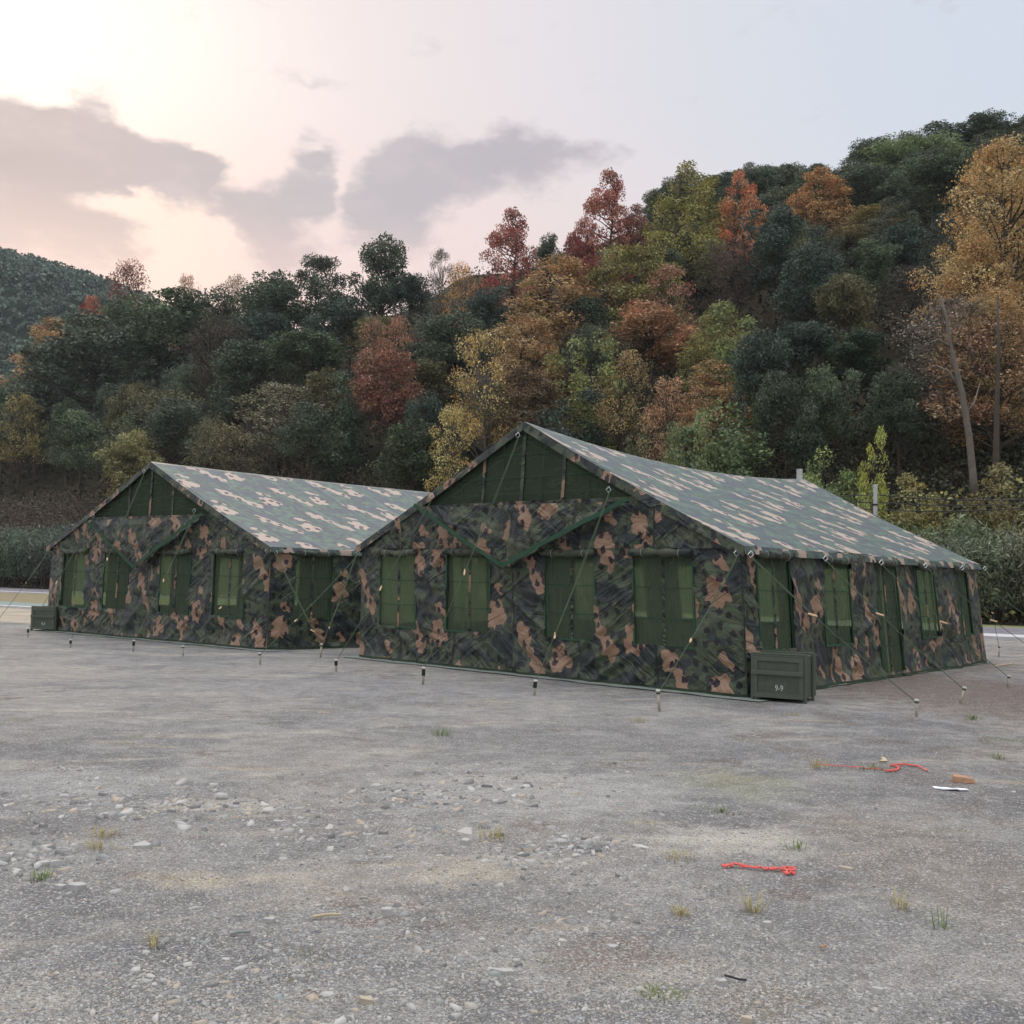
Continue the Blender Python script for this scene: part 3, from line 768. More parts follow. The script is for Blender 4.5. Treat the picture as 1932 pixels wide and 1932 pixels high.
def fl(t, pts):
    r = []
    for p in pts: u, z = t.plane(*p, t.du); r.append((u, nomz(t, u, z)))
    return r
tent1 = make_tent(t1, 'larger nearer camouflage ridge tent on the right with green net windows', fw1, sw1,
    dict(seed=3, off=0.0, roff=.4, sag=.26, flap=fl(t1, [(800, 958), (1210, 947), (973, 1072)]), cords=(), single=(),
         gcord=[(t1.W/2-.1, 3.85, t1.W/2-1.3, 3.30), (t1.W/2-.1, 3.40, t1.W/2-1.75, 3.02), (t1.W/2+.1, 3.5, t1.W/2+1.9, 3.0)]))
tent2 = make_tent(t2, 'smaller farther camouflage ridge tent on the left, partly hidden behind the other', fw2, sw2,
    dict(seed=8, off=.6, roff=1.1, sag=.05, side_seen=4.5, flap=fl(t2, [(175, 983), (403, 974), (272, 1073)]), cords=(1.35, 2.9, 4.3, 5.7), single=(1.35, 4.3),
         gcord=[(t2.W/2-.05, 3.8, t2.W/2-.1, 3.45), (t2.W/2-.1, 3.45, t2.W/2-1.2, 3.0)]))
# ------------------------------------------------------------------ stakes and guy ropes
def stake(px, py, top, label, wrap=False, tilt=None):
    b0 = ground(px, py); h = max(.16, (py-top)*b0.y/FPX)
    ang = tilt if tilt is not None else rnd.uniform(-.12, .12)
    root = empty('tent_stake', b0, label, 'stake', 'steel stakes holding the guy ropes')
    tp = Vector((-math.sin(ang)*h, -.03, h*math.cos(ang)))
    b = MB(); b.tube([(0, 0, -.08), tuple(tp)], .019, 8); b.build('shaft', M['stake'], root, smooth=True)
    b = MB(); b.tube([tp*.97, tp*.985+Vector((0, 0, .006)), tp+Vector((0, 0, .018))], [.024, .031, .024], 10); b.build('head', M['stake_cap'], root)
    b = MB()
    z0 = .55 if wrap else .86
    b.tube([tp*z0, tp*.95], [.028, .026], 8); b.build('cord_wrap', M['strap'] if wrap else M['rope'], root)
    return b0+tp*.9
S = {}
for key, args in dict(
    a=(133, 1222, 1208, 'steel stake wrapped in cord in front of the left tent, second from the left end', True),
    b=(251, 1229, 1209, 'steel stake wrapped in dark cord before the left tent under its second window', True),
    c=(346, 1238, 1220, 'bare steel stake before the left tent under its central seam'),
    d=(492, 1254, 1233, 'steel stake in front of the near bottom corner of the left tent'),
    e=(604, 1241, 1216, 'steel stake beside the side wall window of the left tent'),
    f=(634, 1267, 1246, 'cord-wrapped stake in the gap just left of the right tent', True),
    g=(798, 1291, 1261, 'steel stake with cord-wrapped top under the second front window of the right tent', True),
    h=(1007, 1312, 1285, 'steel stake before the middle of the right tent front', True),
    i=(1245, 1342, 1304, 'tall brassy stake nearest the camera, left of the crate marked 9-9'),
    j=(1728, 1352, 1322, 'steel stake standing in bare gravel right of the crate marked 9-9'),
    k=(1808, 1327, 1296, 'dark leaning flat stake on the brown ground beside the right tent'),
    l=(1900, 1296, 1276, 'white-topped stake near the far corner of the right tent by the picture edge'),
    m=(1884, 1240, 1219, 'short bright stake beyond the rear corner of the right tent, near the road'),
    n=(52, 1202, 1186, 'cord-wrapped stake just left of the far olive crate', True)).items():
    S[key] = stake(*args[:4], wrap=(len(args) > 4), tilt={'k': -.35, 'i': .12, 'd': .1}.get(key))
S['o'] = ground(-30, 1215)+Vector((0, 0, .15))
# stakes beyond the frame that only their ropes show
for key, p in dict(p=(10.2, 18.9, 0), q=(11.9, 20.6, 0)).items(): S[key] = Vector(p)+Vector((0, 0, .15))
def ring_at(P, root):
    b = MB(); s_ = .045
    cs = [P+Vector((0, 0, .02)), P+Vector((-s_, 0, -.03)), P+Vector((-.012, 0, -.075)), P+Vector((.03, 0, -.035)), P+Vector((0, 0, .02))]
    b.tube([c_-root.location for c_ in cs], .006, 5); return b.build('ring', M['ring'], root)
def guy(root, P, Q, tog=.62):
    P = P.copy(); P.z -= .07; rl = root.location; dv = Q-P
    mid = P+dv*tog; side = Vector((1, 0, 0))*.022
    b = MB()
    lo = [P+dv*(k/10)-Vector((0, 0, .05*math.sin(math.pi*k/10)))-rl for k in range(11)]
    b.tube(lo, .0058, 5)
    up = []
    for k in range(7):
        f_ = k/6; c_ = P+(mid-P)*f_; c_ = c_+side*math.sin(math.pi*(.15+.85*f_)) - Vector((0, 0, .05*math.sin(math.pi*f_*tog)))
        up.append(c_-rl)
    b.tube(up, .0045, 5)
    r = b.build('guy_rope', M['rope'], root)
    b = MB(); dn = dv.normalized(); c_ = mid-Vector((0, 0, .05))-rl
    tdir = (dn+Vector((.25, 0, .35))).normalized()
    b.tube([c_-tdir*.065, c_-tdir*.05, c_+tdir*.05, c_+tdir*.065], [.008, .015, .015, .008], 7); b.build('toggle', M['toggle'], r)
def front_ring(t, px, py, e=.16):
    u, z = t.plane(px, py, t.du); q = t.FR+t.du*u-t.dv*e; q.z = z; return q
def side_ring(t, px, py):
    u, z = t.plane(px, py, t.dv); q = t.FR+t.dv*u-t.du*.12; q.z = z; return q
for t, root, P, key, tog in (
    (t1, tent1, front_ring(t1, 989, 820), 'g', .60), (t1, tent1, front_ring(t1, 1160, 922), 'h', .76), (t1, tent1, front_ring(t1, 827, 934), 'f', .56),
    (t1, tent1, front_ring(t1, 1397, 1040, .1), 'i', .62), (t1, tent1, side_ring(t1, 1403, 1042), 'j', .40), (t1, tent1, front_ring(t1, 683, 1040, .1), 'd', .66),
    (t1, tent1, side_ring(t1, 1545, 1050), 'k', .42), (t1, tent1, side_ring(t1, 1651, 1058), 'l', .5), (t1, tent1, side_ring(t1, 1735, 1064), 'p', .5),
    (t1, tent1, side_ring(t1, 1805, 1069), 'q', .5), (t1, tent1, side_ring(t1, 1848, 1070), 'm', .5),
    (t2, tent2, front_ring(t2, 284, 888), 'a', .54), (t2, tent2, front_ring(t2, 188, 972), 'n', .58), (t2, tent2, front_ring(t2, 379, 962), 'b', .54),
    (t2, tent2, front_ring(t2, 512, 1037, .1), 'c', .58), (t2, tent2, side_ring(t2, 515, 1040), 'e', .82), (t2, tent2, side_ring(t2, 665, 1040), 'e', .8),
    (t2, tent2, front_ring(t2, 98, 1036, .1), 'o', .4)):
    ring_at(P, root); guy(root, P, S[key], tog)
# ------------------------------------------------------------------ crates
def text_mesh(txt, size, depth):
    cu = bpy.data.curves.new('txt', 'FONT'); cu.body = txt; cu.size = size; cu.extrude = depth; cu.align_x = 'CENTER'
    to = bpy.data.objects.new('txt', cu); COL.objects.link(to)
    bpy.context.view_layer.update(); dg = bpy.context.evaluated_depsgraph_get()
    me = bpy.data.meshes.new_from_object(to.evaluated_get(dg)); bpy.data.objects.remove(to); return me
def crate(loc, rz, label, mark):
    w_, d_, h_ = .68, .80, .60; z0 = .05
    root = empty('storage_crate', loc, label, 'crate', None, rz)
    b = MB(); b.box((0, 0, z0), (w_, d_, h_)); b.build('body', M['crate'], root, bevel=.004)
    b = MB()
    t_ = .018
    for lo, hi in (((0, z0), (w_, z0+.06)), ((0, h_-.06), (w_, h_))): b.box((lo[0], -t_, lo[1]), (hi[0], -.001, hi[1]))
    for x0 in (0, w_-.06): b.box((x0, -t_, z0+.06), (x0+.06, -.001, h_-.06))
    b.build('front_frame', M['crate_trim'], root, bevel=.003)
    b = MB(); b.box((-.02, -.045, h_*.60), (w_+.0, -t_-.001, h_*.60+.055)); b.build('front_bar', M['crate_trim'], root, bevel=.004)
    for y0 in (.0, .47):
        b = MB(); b.box((w_+.001, y0, -.0), (w_+.035, y0+.06, h_+.03)); b.box((-.035, y0, 0), (-.001, y0+.06, h_+.03)); b.box((-.035, y0, h_+.031), (w_+.035, y0+.06, h_+.055))
        b.build('batten', M['crate_trim'], root, bevel=.004)
    b = MB(); b.box((-.008, -.01, h_+.001), (w_+.008, d_+.005, h_+.028)); b.build('lid', M['crate'], root, bevel=.004)
    me = text_mesh(mark, .10, .001); me.materials.append(M['stencil']); o = link('stencil_mark', me, root); o.location = (w_*.52, -.004, .15); o.rotation_euler = (math.pi/2, 0, 0); o.scale = (.85, 1.1, 1)
    return root
A = ground(1421, 1321); Bc = ground(1516, 1328)
crate((A.x, A.y, 0), math.atan2(Bc.y-A.y, Bc.x-A.x), 'olive wooden crate stencilled 9-9 at the near corner of the right tent', '9-9')
c2 = ground(59, 1190); crate((c2.x, c2.y, 0), -.22, 'far olive wooden crate behind the left end of the left tent', '9-9')
# ================================================================== VEGETATION
def quads(C, size, rng, flat=.0, aspect=1.6, droop=0.0, up=None):
    """leaf quads at centres C with random facing; returns V (4n,3), F (n,4)"""
    n_ = len(C)
    a = rng.normal(size=(n_, 3)); a /= np.linalg.norm(a, axis=1)[:, None]
    if up is not None: a = a*(1-flat)+up*flat; a /= np.linalg.norm(a, axis=1)[:, None]
    r = rng.normal(size=(n_, 3)); r[:, 2] -= droop
    u = np.cross(a, r); u /= np.linalg.norm(u, axis=1)[:, None]; v = np.cross(a, u)
    sz = (size*(.6+.8*rng.random(n_)))[:, None]
    u = u*sz/aspect*.5; v = v*sz*.5
    V = np.stack([C-v, C+u*.9, C+v, C-u*.9], axis=1).reshape(-1, 3)
    return V, np.arange(4*n_).reshape(-1, 4)
def tube_np(segs, k=4):
    """segs: list of (p0,p1,r0,r1)"""
    V, F = [], []
    for p0, p1, r0, r1 in segs:
        p0 = np.array(p0, float); p1 = np.array(p1, float); t = p1-p0; L_ = np.linalg.norm(t)
        if L_ < 1e-6: continue
        t /= L_; a = np.array([1, 0, 0]) if abs(t[2]) > .7 else np.array([0, 0, 1.]); bx = np.cross(t, a); bx /= np.linalg.norm(bx); by = np.cross(t, bx)
        b = len(V)
        for p, r in ((p0, r0), (p1, r1)):
            for j in range(k):
                an = 2*math.pi*j/k; V.append(p+(bx*math.cos(an)+by*math.sin(an))*r)
        for j in range(k): F.append([b+j, b+(j+1) % k, b+k+(j+1) % k, b+k+j])
    return np.array(V), np.array(F)
def bend(p0, p1, r0, r1, rng, k=4, sag=.12):
    p0 = np.array(p0, float); p1 = np.array(p1, float); L_ = np.linalg.norm(p1-p0); out = []; prev = p0; off = rng.normal(size=3)*L_*sag*.5
    for i in range(1, k+1):
        f = i/k; q = p0+(p1-p0)*f+off*math.sin(math.pi*f)+np.array([0, 0, 1])*L_*sag*(-(1-f)*f*2)
        out.append((prev, q, r0+(r1-r0)*(i-1)/k, r0+(r1-r0)*f)); prev = q
    return out
def make_tree_template(kind, seed):
    """unit tree: height 10, crown width about 6. returns (trunk mesh, crown mesh)"""
    rng = np.random.default_rng(seed); H = 10.0; lobes = []; segs = []
    if kind == 'round':
        nl, base, leaf, per, hb = 120, .22, .19, 150, .85
        subs = []
        for k_ in range(int(rng.integers(6, 10))):
            th = rng.random()*2*math.pi; f = rng.random(); R = (2.3*(1-abs(f-.35)*.9))*(.35+.65*rng.random())
            subs.append((R*math.cos(th), R*math.sin(th), (.42+.46*f)*H, .85+.75*rng.random()))
        subs.append((rng.normal()*.4, rng.normal()*.4, .82*H, 1.25))
        for i in range(nl):
            c0 = subs[i % len(subs)]; d_ = rng.normal(size=3); d_ /= np.linalg.norm(d_); d_[2] = d_[2]*.9+.15; q_ = c0[3]*(.7+.45*rng.random())
            lobes.append((c0[0]+d_[0]*q_, c0[1]+d_[1]*q_, max(1.8, c0[2]+d_[2]*q_*1.15), .30+.36*rng.random()))
    elif kind == 'cone':
        nl, base, leaf, per, hb = 125, .20, .145, 210, .8
        for i in range(nl):
            th = rng.random()*2*math.pi; f = rng.random()**1.15; h = base+(1-base)*f
            R = 3.2*(min(1, (f+.35)*1.9))*(1-f)**.55*(.75+.4*rng.random())+.1; rr = R*(.5+.5*rng.random())
            lobes.append((rr*math.cos(th), rr*math.sin(th), h*H*.97, (.30+.38*rng.random())*(1.1-.45*f)))
    elif kind == 'grand':
        nl, base, leaf, per, hb = 210, .14, .085, 330, .8
        for i in range(nl):
            th = rng.random()*2*math.pi; f = rng.random()**1.05; h = base+(1-base)*f
            R = 3.2*(min(1, (f+.25)*1.9))*(1-f)**.5*(.7+.5*rng.random())+.1; rr = R*(.45+.6*rng.random())
            lobes.append((rr*math.cos(th), rr*math.sin(th), h*H*.97, (.22+.34*rng.random())*(1.1-.4*f)))
    elif kind == 'sparse':
        nl, base, leaf, per, hb = 64, .36, .15, 90, .7
        for i in range(nl):
            th = rng.random()*2*math.pi; f = rng.random(); h = base+(1-base)*f
            R = 3.1*math.sqrt(max(0.02, 1-(2*f-.7)**2/1.75))*(.6+.5*rng.random()); rr = R*(.45+.55*rng.random())
            lobes.append((rr*math.cos(th), rr*math.sin(th), h*H*.95, .38+.35*rng.random()))
    elif kind == 'flat':      # umbrella tiers
        nl, base, leaf, per, hb = 70, .38, .17, 180, .5
        for i in range(nl):
            th = rng.random()*2*math.pi; t_ = int(rng.integers(0, 4)); h = (.45, .62, .8, .95)[t_]+rng.normal()*.02; R = (2.9, 3.1, 2.5, 1.5)[t_]*(.35+.7*rng.random())
            lobes.append((R*math.cos(th), R*math.sin(th), h*H-.12*R, .5+.4*rng.random()))
    elif kind == 'bare':
        nl, base, leaf, per, hb = 95, .36, .13, 26, .5
        for i in range(nl):
            th = rng.random()*2*math.pi; f = rng.random(); h = base+(1-base)*f
            R = 3.3*math.sqrt(max(0.02, 1-(2*f-.9)**2/1.3))*(.6+.5*rng.random()); rr = R*(.5+.5*rng.random())
            lobes.append((rr*math.cos(th), rr*math.sin(th), h*H*.95, .5+.4*rng.random()))
    elif kind == 'vine':      # draped mass of big leaves, columns of creeper
        nl, base, leaf, per, hb = 85, .04, .23, 110, .9
        cx = [(rng.normal()*1.3, rng.normal()*1.2, .45+.55*rng.random()) for _ in range(9)]
        for i in range(nl):
            c_ = cx[i % 9]; f = rng.random(); rr = .9*(1-f*.6)
            lobes.append((c_[0]+rng.normal()*rr*.5, c_[1]+rng.normal()*rr*.5, f*c_[2]*H*.93+.3, .42+.35*rng.random()))
    # trunk and limbs
    top = .88 if kind in ('cone', 'grand') else .62
    tr = bend((0, 0, -1.5), (rng.normal()*.35, rng.normal()*.35, top*H), .19 if kind != 'vine' else .1, .05, rng, 8, .05); segs += tr
    def on_trunk(z):
        for a, b, r0, r1 in tr:
            if a[2] <= z <= b[2]: f = (z-a[2])/(b[2]-a[2]); return a+(b-a)*f, r0+(r1-r0)*f
        return tr[-1][1], .05
    Vs, Fs, var, alt, Cs = [], [], [], [], 0
    step = 1 if kind in ('sparse', 'bare') else (2 if kind in ('flat', 'cone', 'round', 'grand') else 4)
    twigs = []
    for i, (x, y, z, r) in enumerate(lobes):
        c_ = np.array([x, y, z])
        if i % step == 0:
            zb = max(.8, z-math.hypot(x, y)*(.7 if kind != 'cone' else .35)-.3); p, rad = on_trunk(min(zb, top*H*.98)); rad0 = min(rad*.6, .075)
            sg = bend(p, c_, rad0, .016, rng, 4); segs += sg
            if kind in ('sparse', 'bare', 'flat'):
                for _ in range(6 if kind != 'bare' else 13):
                    d_ = rng.normal(size=3); d_[2] = abs(d_[2])*.6; d_ /= np.linalg.norm(d_); segs += [(c_-d_*r*.2, c_+d_*r*(.8+.6*rng.random()), .014, .005)]
        npq = int(per*(.6+.8*rng.random())*(r/.6)**1.3)
        dd = rng.normal(size=(npq, 3)); dd /= np.linalg.norm(dd, axis=1)[:, None]
        if kind in ('flat', 'cone', 'vine', 'grand', 'round'): dd[:, 2] = np.abs(dd[:, 2])*np.where(rng.random(npq) < .65, 1, -1)
        rad = r*(.62+.5*rng.random(npq)**.7); C = c_+dd*rad[:, None]*np.array([1.15, 1.15, hb+.15])
        C += rng.normal(size=C.shape)*.07
        V_, F_ = quads(C, leaf, rng, .25, 1.5, .3, up=dd)
        Vs.append(V_); Fs.append(F_+Cs); Cs += len(V_)
        lv = rng.random(); v_ = .45*lv+.55*rng.random(npq)**1.3; var.append(np.repeat(v_, 4)); alt.append(np.repeat(np.clip(rng.random()*.6+.4*rng.random(npq), 0, 1), 4))
    V = np.concatenate(Vs); F = np.concatenate(Fs)
    crown = np_mesh('crown_'+kind, V, F, M['leaf'], attr={'var': np.concatenate(var), 'alt': np.concatenate(alt)})
    tv, tf = tube_np(segs, 5)
    trunk = np_mesh('trunk_'+kind, tv, tf, M['bark'], smooth=True)
    return trunk, crown
TPL = {k: [make_tree_template(k, 100+i*7+hash_) for i in range(nv_)] for k, nv_, hash_ in
       (('round', 4, 1), ('cone', 3, 2), ('sparse', 3, 3), ('flat', 2, 4), ('bare', 2, 5), ('vine', 3, 6), ('grand', 1, 7))}
def plant(loc, wd, ht, kind, col, label, cat='tree', group=None, name='tree', var=None, pale=False):
    tr, cr_ = TPL[kind][(var if var is not None else rnd.randrange(99)) % len(TPL[kind])]
    root = empty(name, loc, label, cat, group, rnd.uniform(0, 6.28))
    sx = wd/6.4; sc = (sx, sx, ht/10.0)
    a = link('trunk', tr, root); a.scale = sc
    if pale: a.material_slots[0].link = 'OBJECT'; a.material_slots[0].material = M['bark_pale']
    b = link('crown', cr_, root); b.scale = sc; b.color = (*col, 1)
    return root
def ray_s(px, s):      # plan position seen at photo column px, at distance s up the slope
    d = ray(px, 1100); k = (S0+s)/(d.x*NRM.x+d.y*NRM.y); return Vector((d.x*k, d.y*k, 0))
def hero(px, top, wpx, s, kind, col, label, name='tree', cat='tree', group=None, var=None, pale=False, frac=1.0):
    p = ray_s(px, s); z = terr_p(p); p.z = z-.3
    if kind in ('cone', 'grand'): wpx = wpx*1.45
    if kind in ('sparse', 'flat'): wpx = wpx*1.12
    zt = at_depth(px, top, p.y).z; ht = max(3.0, zt-z+.3)
    return plant(p, wpx*p.y/FPX*frac, ht, kind, col, label, cat, group, name, var, pale)
DG = (.054, .070, .043); DG2 = (.046, .066, .050); MG = (.072, .096, .050); GG = (.074, .090, .062); OL = (.115, .110, .048)
RD = (.20, .066, .044); RB = (.22, .12, .068); ORG = (.36, .15, .06); YO = (.40, .23, .06); YB = (.265, .17, .07); YG = (.15, .165, .05); MV = (.13, .095, .085); PG = (.17, .21, .10); OB = (.28, .16, .078)
H_ = [
 (370,548,170,46,'round',DG,'dark green tree filling the skyline under the bright sky gap'),
 (470,535,150,47,'round',MG,'green tree on the skyline behind the pinkish half bare one'),
 (215,565,150,44,'round',MG,'green tree below the dark red skyline tree'),
 (100,650,150,34,'round',DG,'dark green tree right of the ochre tree at the left edge'),
 (470,585,170,40,'round',DG2,'blue-green tree left of the broad dark dome'),
 (1335,680,150,15,'cone',(0.25, 0.16, 0.065),'ochre cone-shaped tree on the lower slope right of the right tent peak'),
 (1430,625,140,14,'round',DG2,'blue-green tree standing low in front of the creeper-hung dark tree'),
 (1480,705,150,10,'round',DG,'dark green tree directly behind the far half of the right tent roof'),
 (1570,690,140,12,'round',MG,'mid green tree behind the green creeper thicket'),
 (1255,700,120,11,'sparse',OB,'orange-brown thin tree close behind the right tent ridge'),
 (1690,700,160,12,'round',DG,'dark green tree left of the pale leaning trunk'),
 (1000,590,140,26,'cone',YB,'golden cone-shaped tree below the wide golden brown one'),
 (1350,570,120,26,'cone',(.20,.19,.06),'yellow-green tree between the rounded orange-brown and the creeper-hung trees'),
 (1885,540,190,15,'grand',(.27,.18,.07),'lower ochre tree between the two trunks at the right edge'),
 (1850,430,150,21,'grand',(.34,.22,.08),'lower golden brown tree filling the left flank of the huge golden one'),
 (215,490,115,50,'sparse',RD,'dark red tree standing highest on the left skyline beside the far hill'),
 (152,560,70,46,'round',(.24,.09,.05),'small rusty orange tree left of the dark red skyline tree'),
 (72,598,130,40,'cone',YB,'ochre and brown tree at the left edge below the far hill'),
 (325,508,60,52,'sparse',(.36,.19,.11),'thin pale orange treetop in the bright gap of the left skyline'),
 (425,512,90,50,'sparse',(.30,.22,.16),'pale pinkish half bare tree with thin twigs on the left skyline'),
 (285,552,250,40,'round',MG,'wide mid green tree crown directly under the bright sky gap'),
 (525,512,200,46,'round',DG,'broad dark green dome of leaves left of the tall skyline oak'),
 (588,487,110,54,'flat',DG,'dark flat-topped tree silhouetted just left of the tall skyline oak'),
 (705,447,150,54,'round',DG,'tallest dark green tree on the middle skyline, above the gap between the tents'),
 (760,520,110,48,'round',DG2,'dark green tree leaning on the right of the tall skyline oak'),
 (818,464,64,55,'sparse',(.16,.15,.11),'slim lacy grey-green tree on the skyline left of the yellow one'),
 (858,495,90,48,'sparse',YO,'loose yellow tree on the skyline left of the red-brown cone'),
 (950,393,112,52,'cone',(.24,.085,.055),'red-brown pointed tree, first red one right of the tall skyline oak'),
 (1022,440,70,58,'round',DG,'small dark tree between the two red pointed trees'),
 (1138,320,112,58,'cone',(.26,.095,.055),'tall brick red tree, the highest red one on the skyline'),
 (1080,425,90,54,'round',(.20,.066,.044),'low dark red tree at the left foot of the tall brick red one'),
 (1190,385,80,60,'cone',(.17,.075,.05),'dull brown-red tree touching the right of the tall brick red one'),
 (1050,480,200,36,'cone',YB,'wide golden brown tree with a dark central trunk above the right tent'),
 (1293,308,150,58,'cone',(.19,.18,.045),'tall yellow-green tree with a feathery pointed top on the skyline'),
 (1390,322,90,60,'cone',ORG,'bright orange tree right of the yellow-green one'),
 (1545,316,120,70,'cone',(.30,.17,.06),'orange-gold pointed tree below the right hilltop'),
 (1600,420,110,64,'sparse',(.17,.11,.06),'brown thinning tree on the right of the orange-gold pointed tree'),
 (1472,385,100,72,'sparse',MV,'dull brown tree between the bright orange and the orange-gold trees'),
 (1722,275,200,90,'flat',PG,'large pale yellow-green tree high on the right slope'),
 (1650,385,120,66,'cone',(.19,.16,.055),'olive-yellow tree below the large pale one on the right slope'),
 (1770,305,170,66,'round',MG,'full green tree left of the big golden tree at the right edge'),
 (1900,255,250,24,'grand',(.33,.22,.08),'huge golden orange tree at the right edge of the picture',),
 (1955,330,150,30,'grand',(.34,.22,.07),'golden tree cut off by the right edge behind the huge golden one'),
 (1450,392,150,44,'round',DG2,'tall blue-green dark tree under the bright orange one'),
 (1530,470,180,34,'round',DG2,'dark blue-green tree in the middle of the right slope'),
 (1385,450,110,44,'bare',MV,'mauve-brown twiggy tree left of the tall blue-green one'),
 (1195,470,190,38,'flat',(.18,.17,.05),'yellow-green topped tree with dark limbs above the right tent roof'),
 (1260,495,120,36,'sparse',(.30,.15,.09),'pinkish orange thin tree right of the yellow-green topped one'),
 (1225,575,200,27,'round',OB,'rounded orange-brown tree above the roof of the right tent'),
 (1310,640,130,30,'round',YB,'olive-brown lower tree right of the rounded orange-brown one'),
 (1115,605,150,19,'vine',YG,'tree smothered in yellow-green creeper above the right tent peak'),
 (1180,660,130,17,'sparse',(.25,.18,.07),'scruffy ochre tree behind the creeper column above the right tent'),
 (1380,700,240,9,'vine',(.085,.12,.05),'wide creeper-covered dark green mound behind the right tent roof'),
 (1320,735,150,8,'vine',(.13,.16,.06),'lighter creeper mound at the left of the wide creeper-covered mound'),
 (720,650,170,18,'round',(.19,.095,.055),'rounded russet tree above the roof of the left tent'),
 (775,800,190,10,'round',(.05,.065,.03),'dark green tree right under the rounded russet one'),
 (690,600,90,26,'sparse',RB,'russet brown tree peeping over the rounded russet one'),
 (905,618,150,13,'sparse',(.34,.25,.08),'thin yellow-leaved tree with a pale bent trunk left of the right tent peak',),
 (850,760,110,8,'sparse',(.36,.29,.09),'small yellow-leaved sapling at the foot of the thin pale-trunked tree'),
 (165,605,270,30,'round',GG,'broad grey-green tree on the left slope'),
 (60,700,190,24,'round',GG,'grey-green tree cut by the left picture edge'),
 (565,628,190,28,'round',MG,'mid green rounded tree above the left tent ridge'),
 (625,560,160,38,'round',DG2,'dark green tree below the flat-topped skyline tree'),
 (840,590,210,32,'round',(.062,.082,.05),'green tree left of the wide golden brown one'),
 (910,540,120,42,'round',DG2,'blue-green tree tucked under the red-brown pointed tree'),
 (285,728,220,16,'sparse',OL,'yellowish loose-leaved tree directly above the left tent peak'),
 (235,812,140,9,'round',(.17,.16,.06),'small olive-yellow tree left of the left tent peak'),
 (22,740,100,18,'sparse',(.19,.16,.05),'olive-yellow tree cut by the left picture edge above the bank'),
 (390,590,140,30,'bare',(.08,.065,.05),'dark half bare tree with forked limbs on the left slope'),
 (530,720,230,15,'sparse',(.17,.16,.09),'dark tree flecked with pale leaves above the left tent roof'),
 (640,700,120,17,'vine',(.06,.085,.05),'narrow green tree left of the rounded russet one'),
 (420,800,160,9,'sparse',(.12,.11,.05),'low olive bush-like tree behind the left tent ridge'),
 (1795,560,250,15,'bare',(.20,.17,.15),'grey twiggy tree with a pale leaning trunk at the right',),
 (1880,600,260,13,'sparse',(.23,.135,.07),'brown twiggy tree beside the pale leaning trunk'),
 (1500,610,190,20,'round',DG2,'dark tree above the far end of the right tent roof'),
 (1605,625,170,22,'round',(.045,.070,.040),'deep green tree with yellow creeper at its top right of centre slope'),
 (1655,452,120,44,'round',MG,'rounded green tree below the olive-yellow one'),
 (1715,500,130,38,'bare',(.10,.10,.085),'grey-green thin tree left of the huge golden tree'),
 (1640,795,70,5,'vine',(.26,.28,.06),'slim column of yellow-green creeper behind the right tent'),
 (1545,800,150,6,'vine',(.14,.18,.06),'green creeper thicket behind the far end of the right tent'),
 (1740,880,150,5,'vine',(.22,.20,.07),'yellow-leaved creeper clump above the hedge at the right'),
 (1860,870,150,5,'vine',(.17,.15,.06),'brown and yellow creeper clump at the foot of the pale trunk'),
 (990,690,150,16,'cone',(.12,.085,.045),'shadowy brown tree behind the right tent peak'),
 (740,590,80,30,'sparse',(.30,.15,.08),'slim orange-brown tree in the middle of the green slope'),
 (655,575,70,40,'sparse',(.24,.18,.06),'small yellowish tree left of the slim orange-brown one'),
 (450,640,170,26,'round',DG,'dark green tree on the slope above the left tent ridge'),
 (1410,560,150,22,'vine',(.12,.15,.05),'creeper-hung dark tree with yellow leaves on the right slope'),
 (1290,760,120,5,'vine',(.11,.13,.05),'dark green thicket right of the right tent peak'),
 (1210,790,110,5,'vine',(.10,.10,.045),'dim thicket just above the right tent ridge'),
]
for a in H_:
    pale = a[0] in (905, 1795)
    hero(*a[:6], a[6], pale=pale)
# the big leaning pale trunk at the right
def trunk_line(pts, Y, r0, r1, label_root=None):
    b = MB(); P = [at_depth(x_, y_, Y) for x_, y_ in pts]; k_ = len(P)
    b.tube(P, [r0+(r1-r0)*i/(k_-1) for i in range(k_)], 8); return b
p = ray_s(1840, 6); zb = terr_p(p); root = empty('tree', (p.x, p.y, zb-.2), 'tall pale leaning trunk with hardly any leaves beside the huge golden tree', 'tree')
b = trunk_line([(1841, 960), (1836, 900), (1828, 820), (1815, 740), (1800, 680), (1790, 640), (1786, 600), (1775, 560)], p.y, .25, .06)
b.tube([at_depth(1812, 735, p.y), at_depth(1790, 700, p.y+.5), at_depth(1765, 690, p.y+1), at_depth(1735, 700, p.y+1)], [.10, .07, .05, .02], 6)
b.tube([at_depth(1793, 655, p.y), at_depth(1770, 640, p.y-.5), at_depth(1745, 650, p.y-1)], [.08, .05, .02], 6)
b.tube([at_depth(1822, 780, p.y), at_depth(1838, 760, p.y+.5), at_depth(1850, 720, p.y+1)], [.08, .05, .02], 6)
b.build('trunk', M['bark_pale'], root, rel=root.location, smooth=True)
p2 = ray_s(1880, 9); zb = terr_p(p2); root = empty('tree', (p2.x, p2.y, zb-.2), 'straight grey-brown trunk right of the pale leaning trunk', 'tree')
b = trunk_line([(1878, 960), (1879, 860), (1881, 760), (1884, 660), (1882, 560)], p2.y, .24, .06)
b.build('trunk', M['bark'], root, rel=root.location, smooth=True)
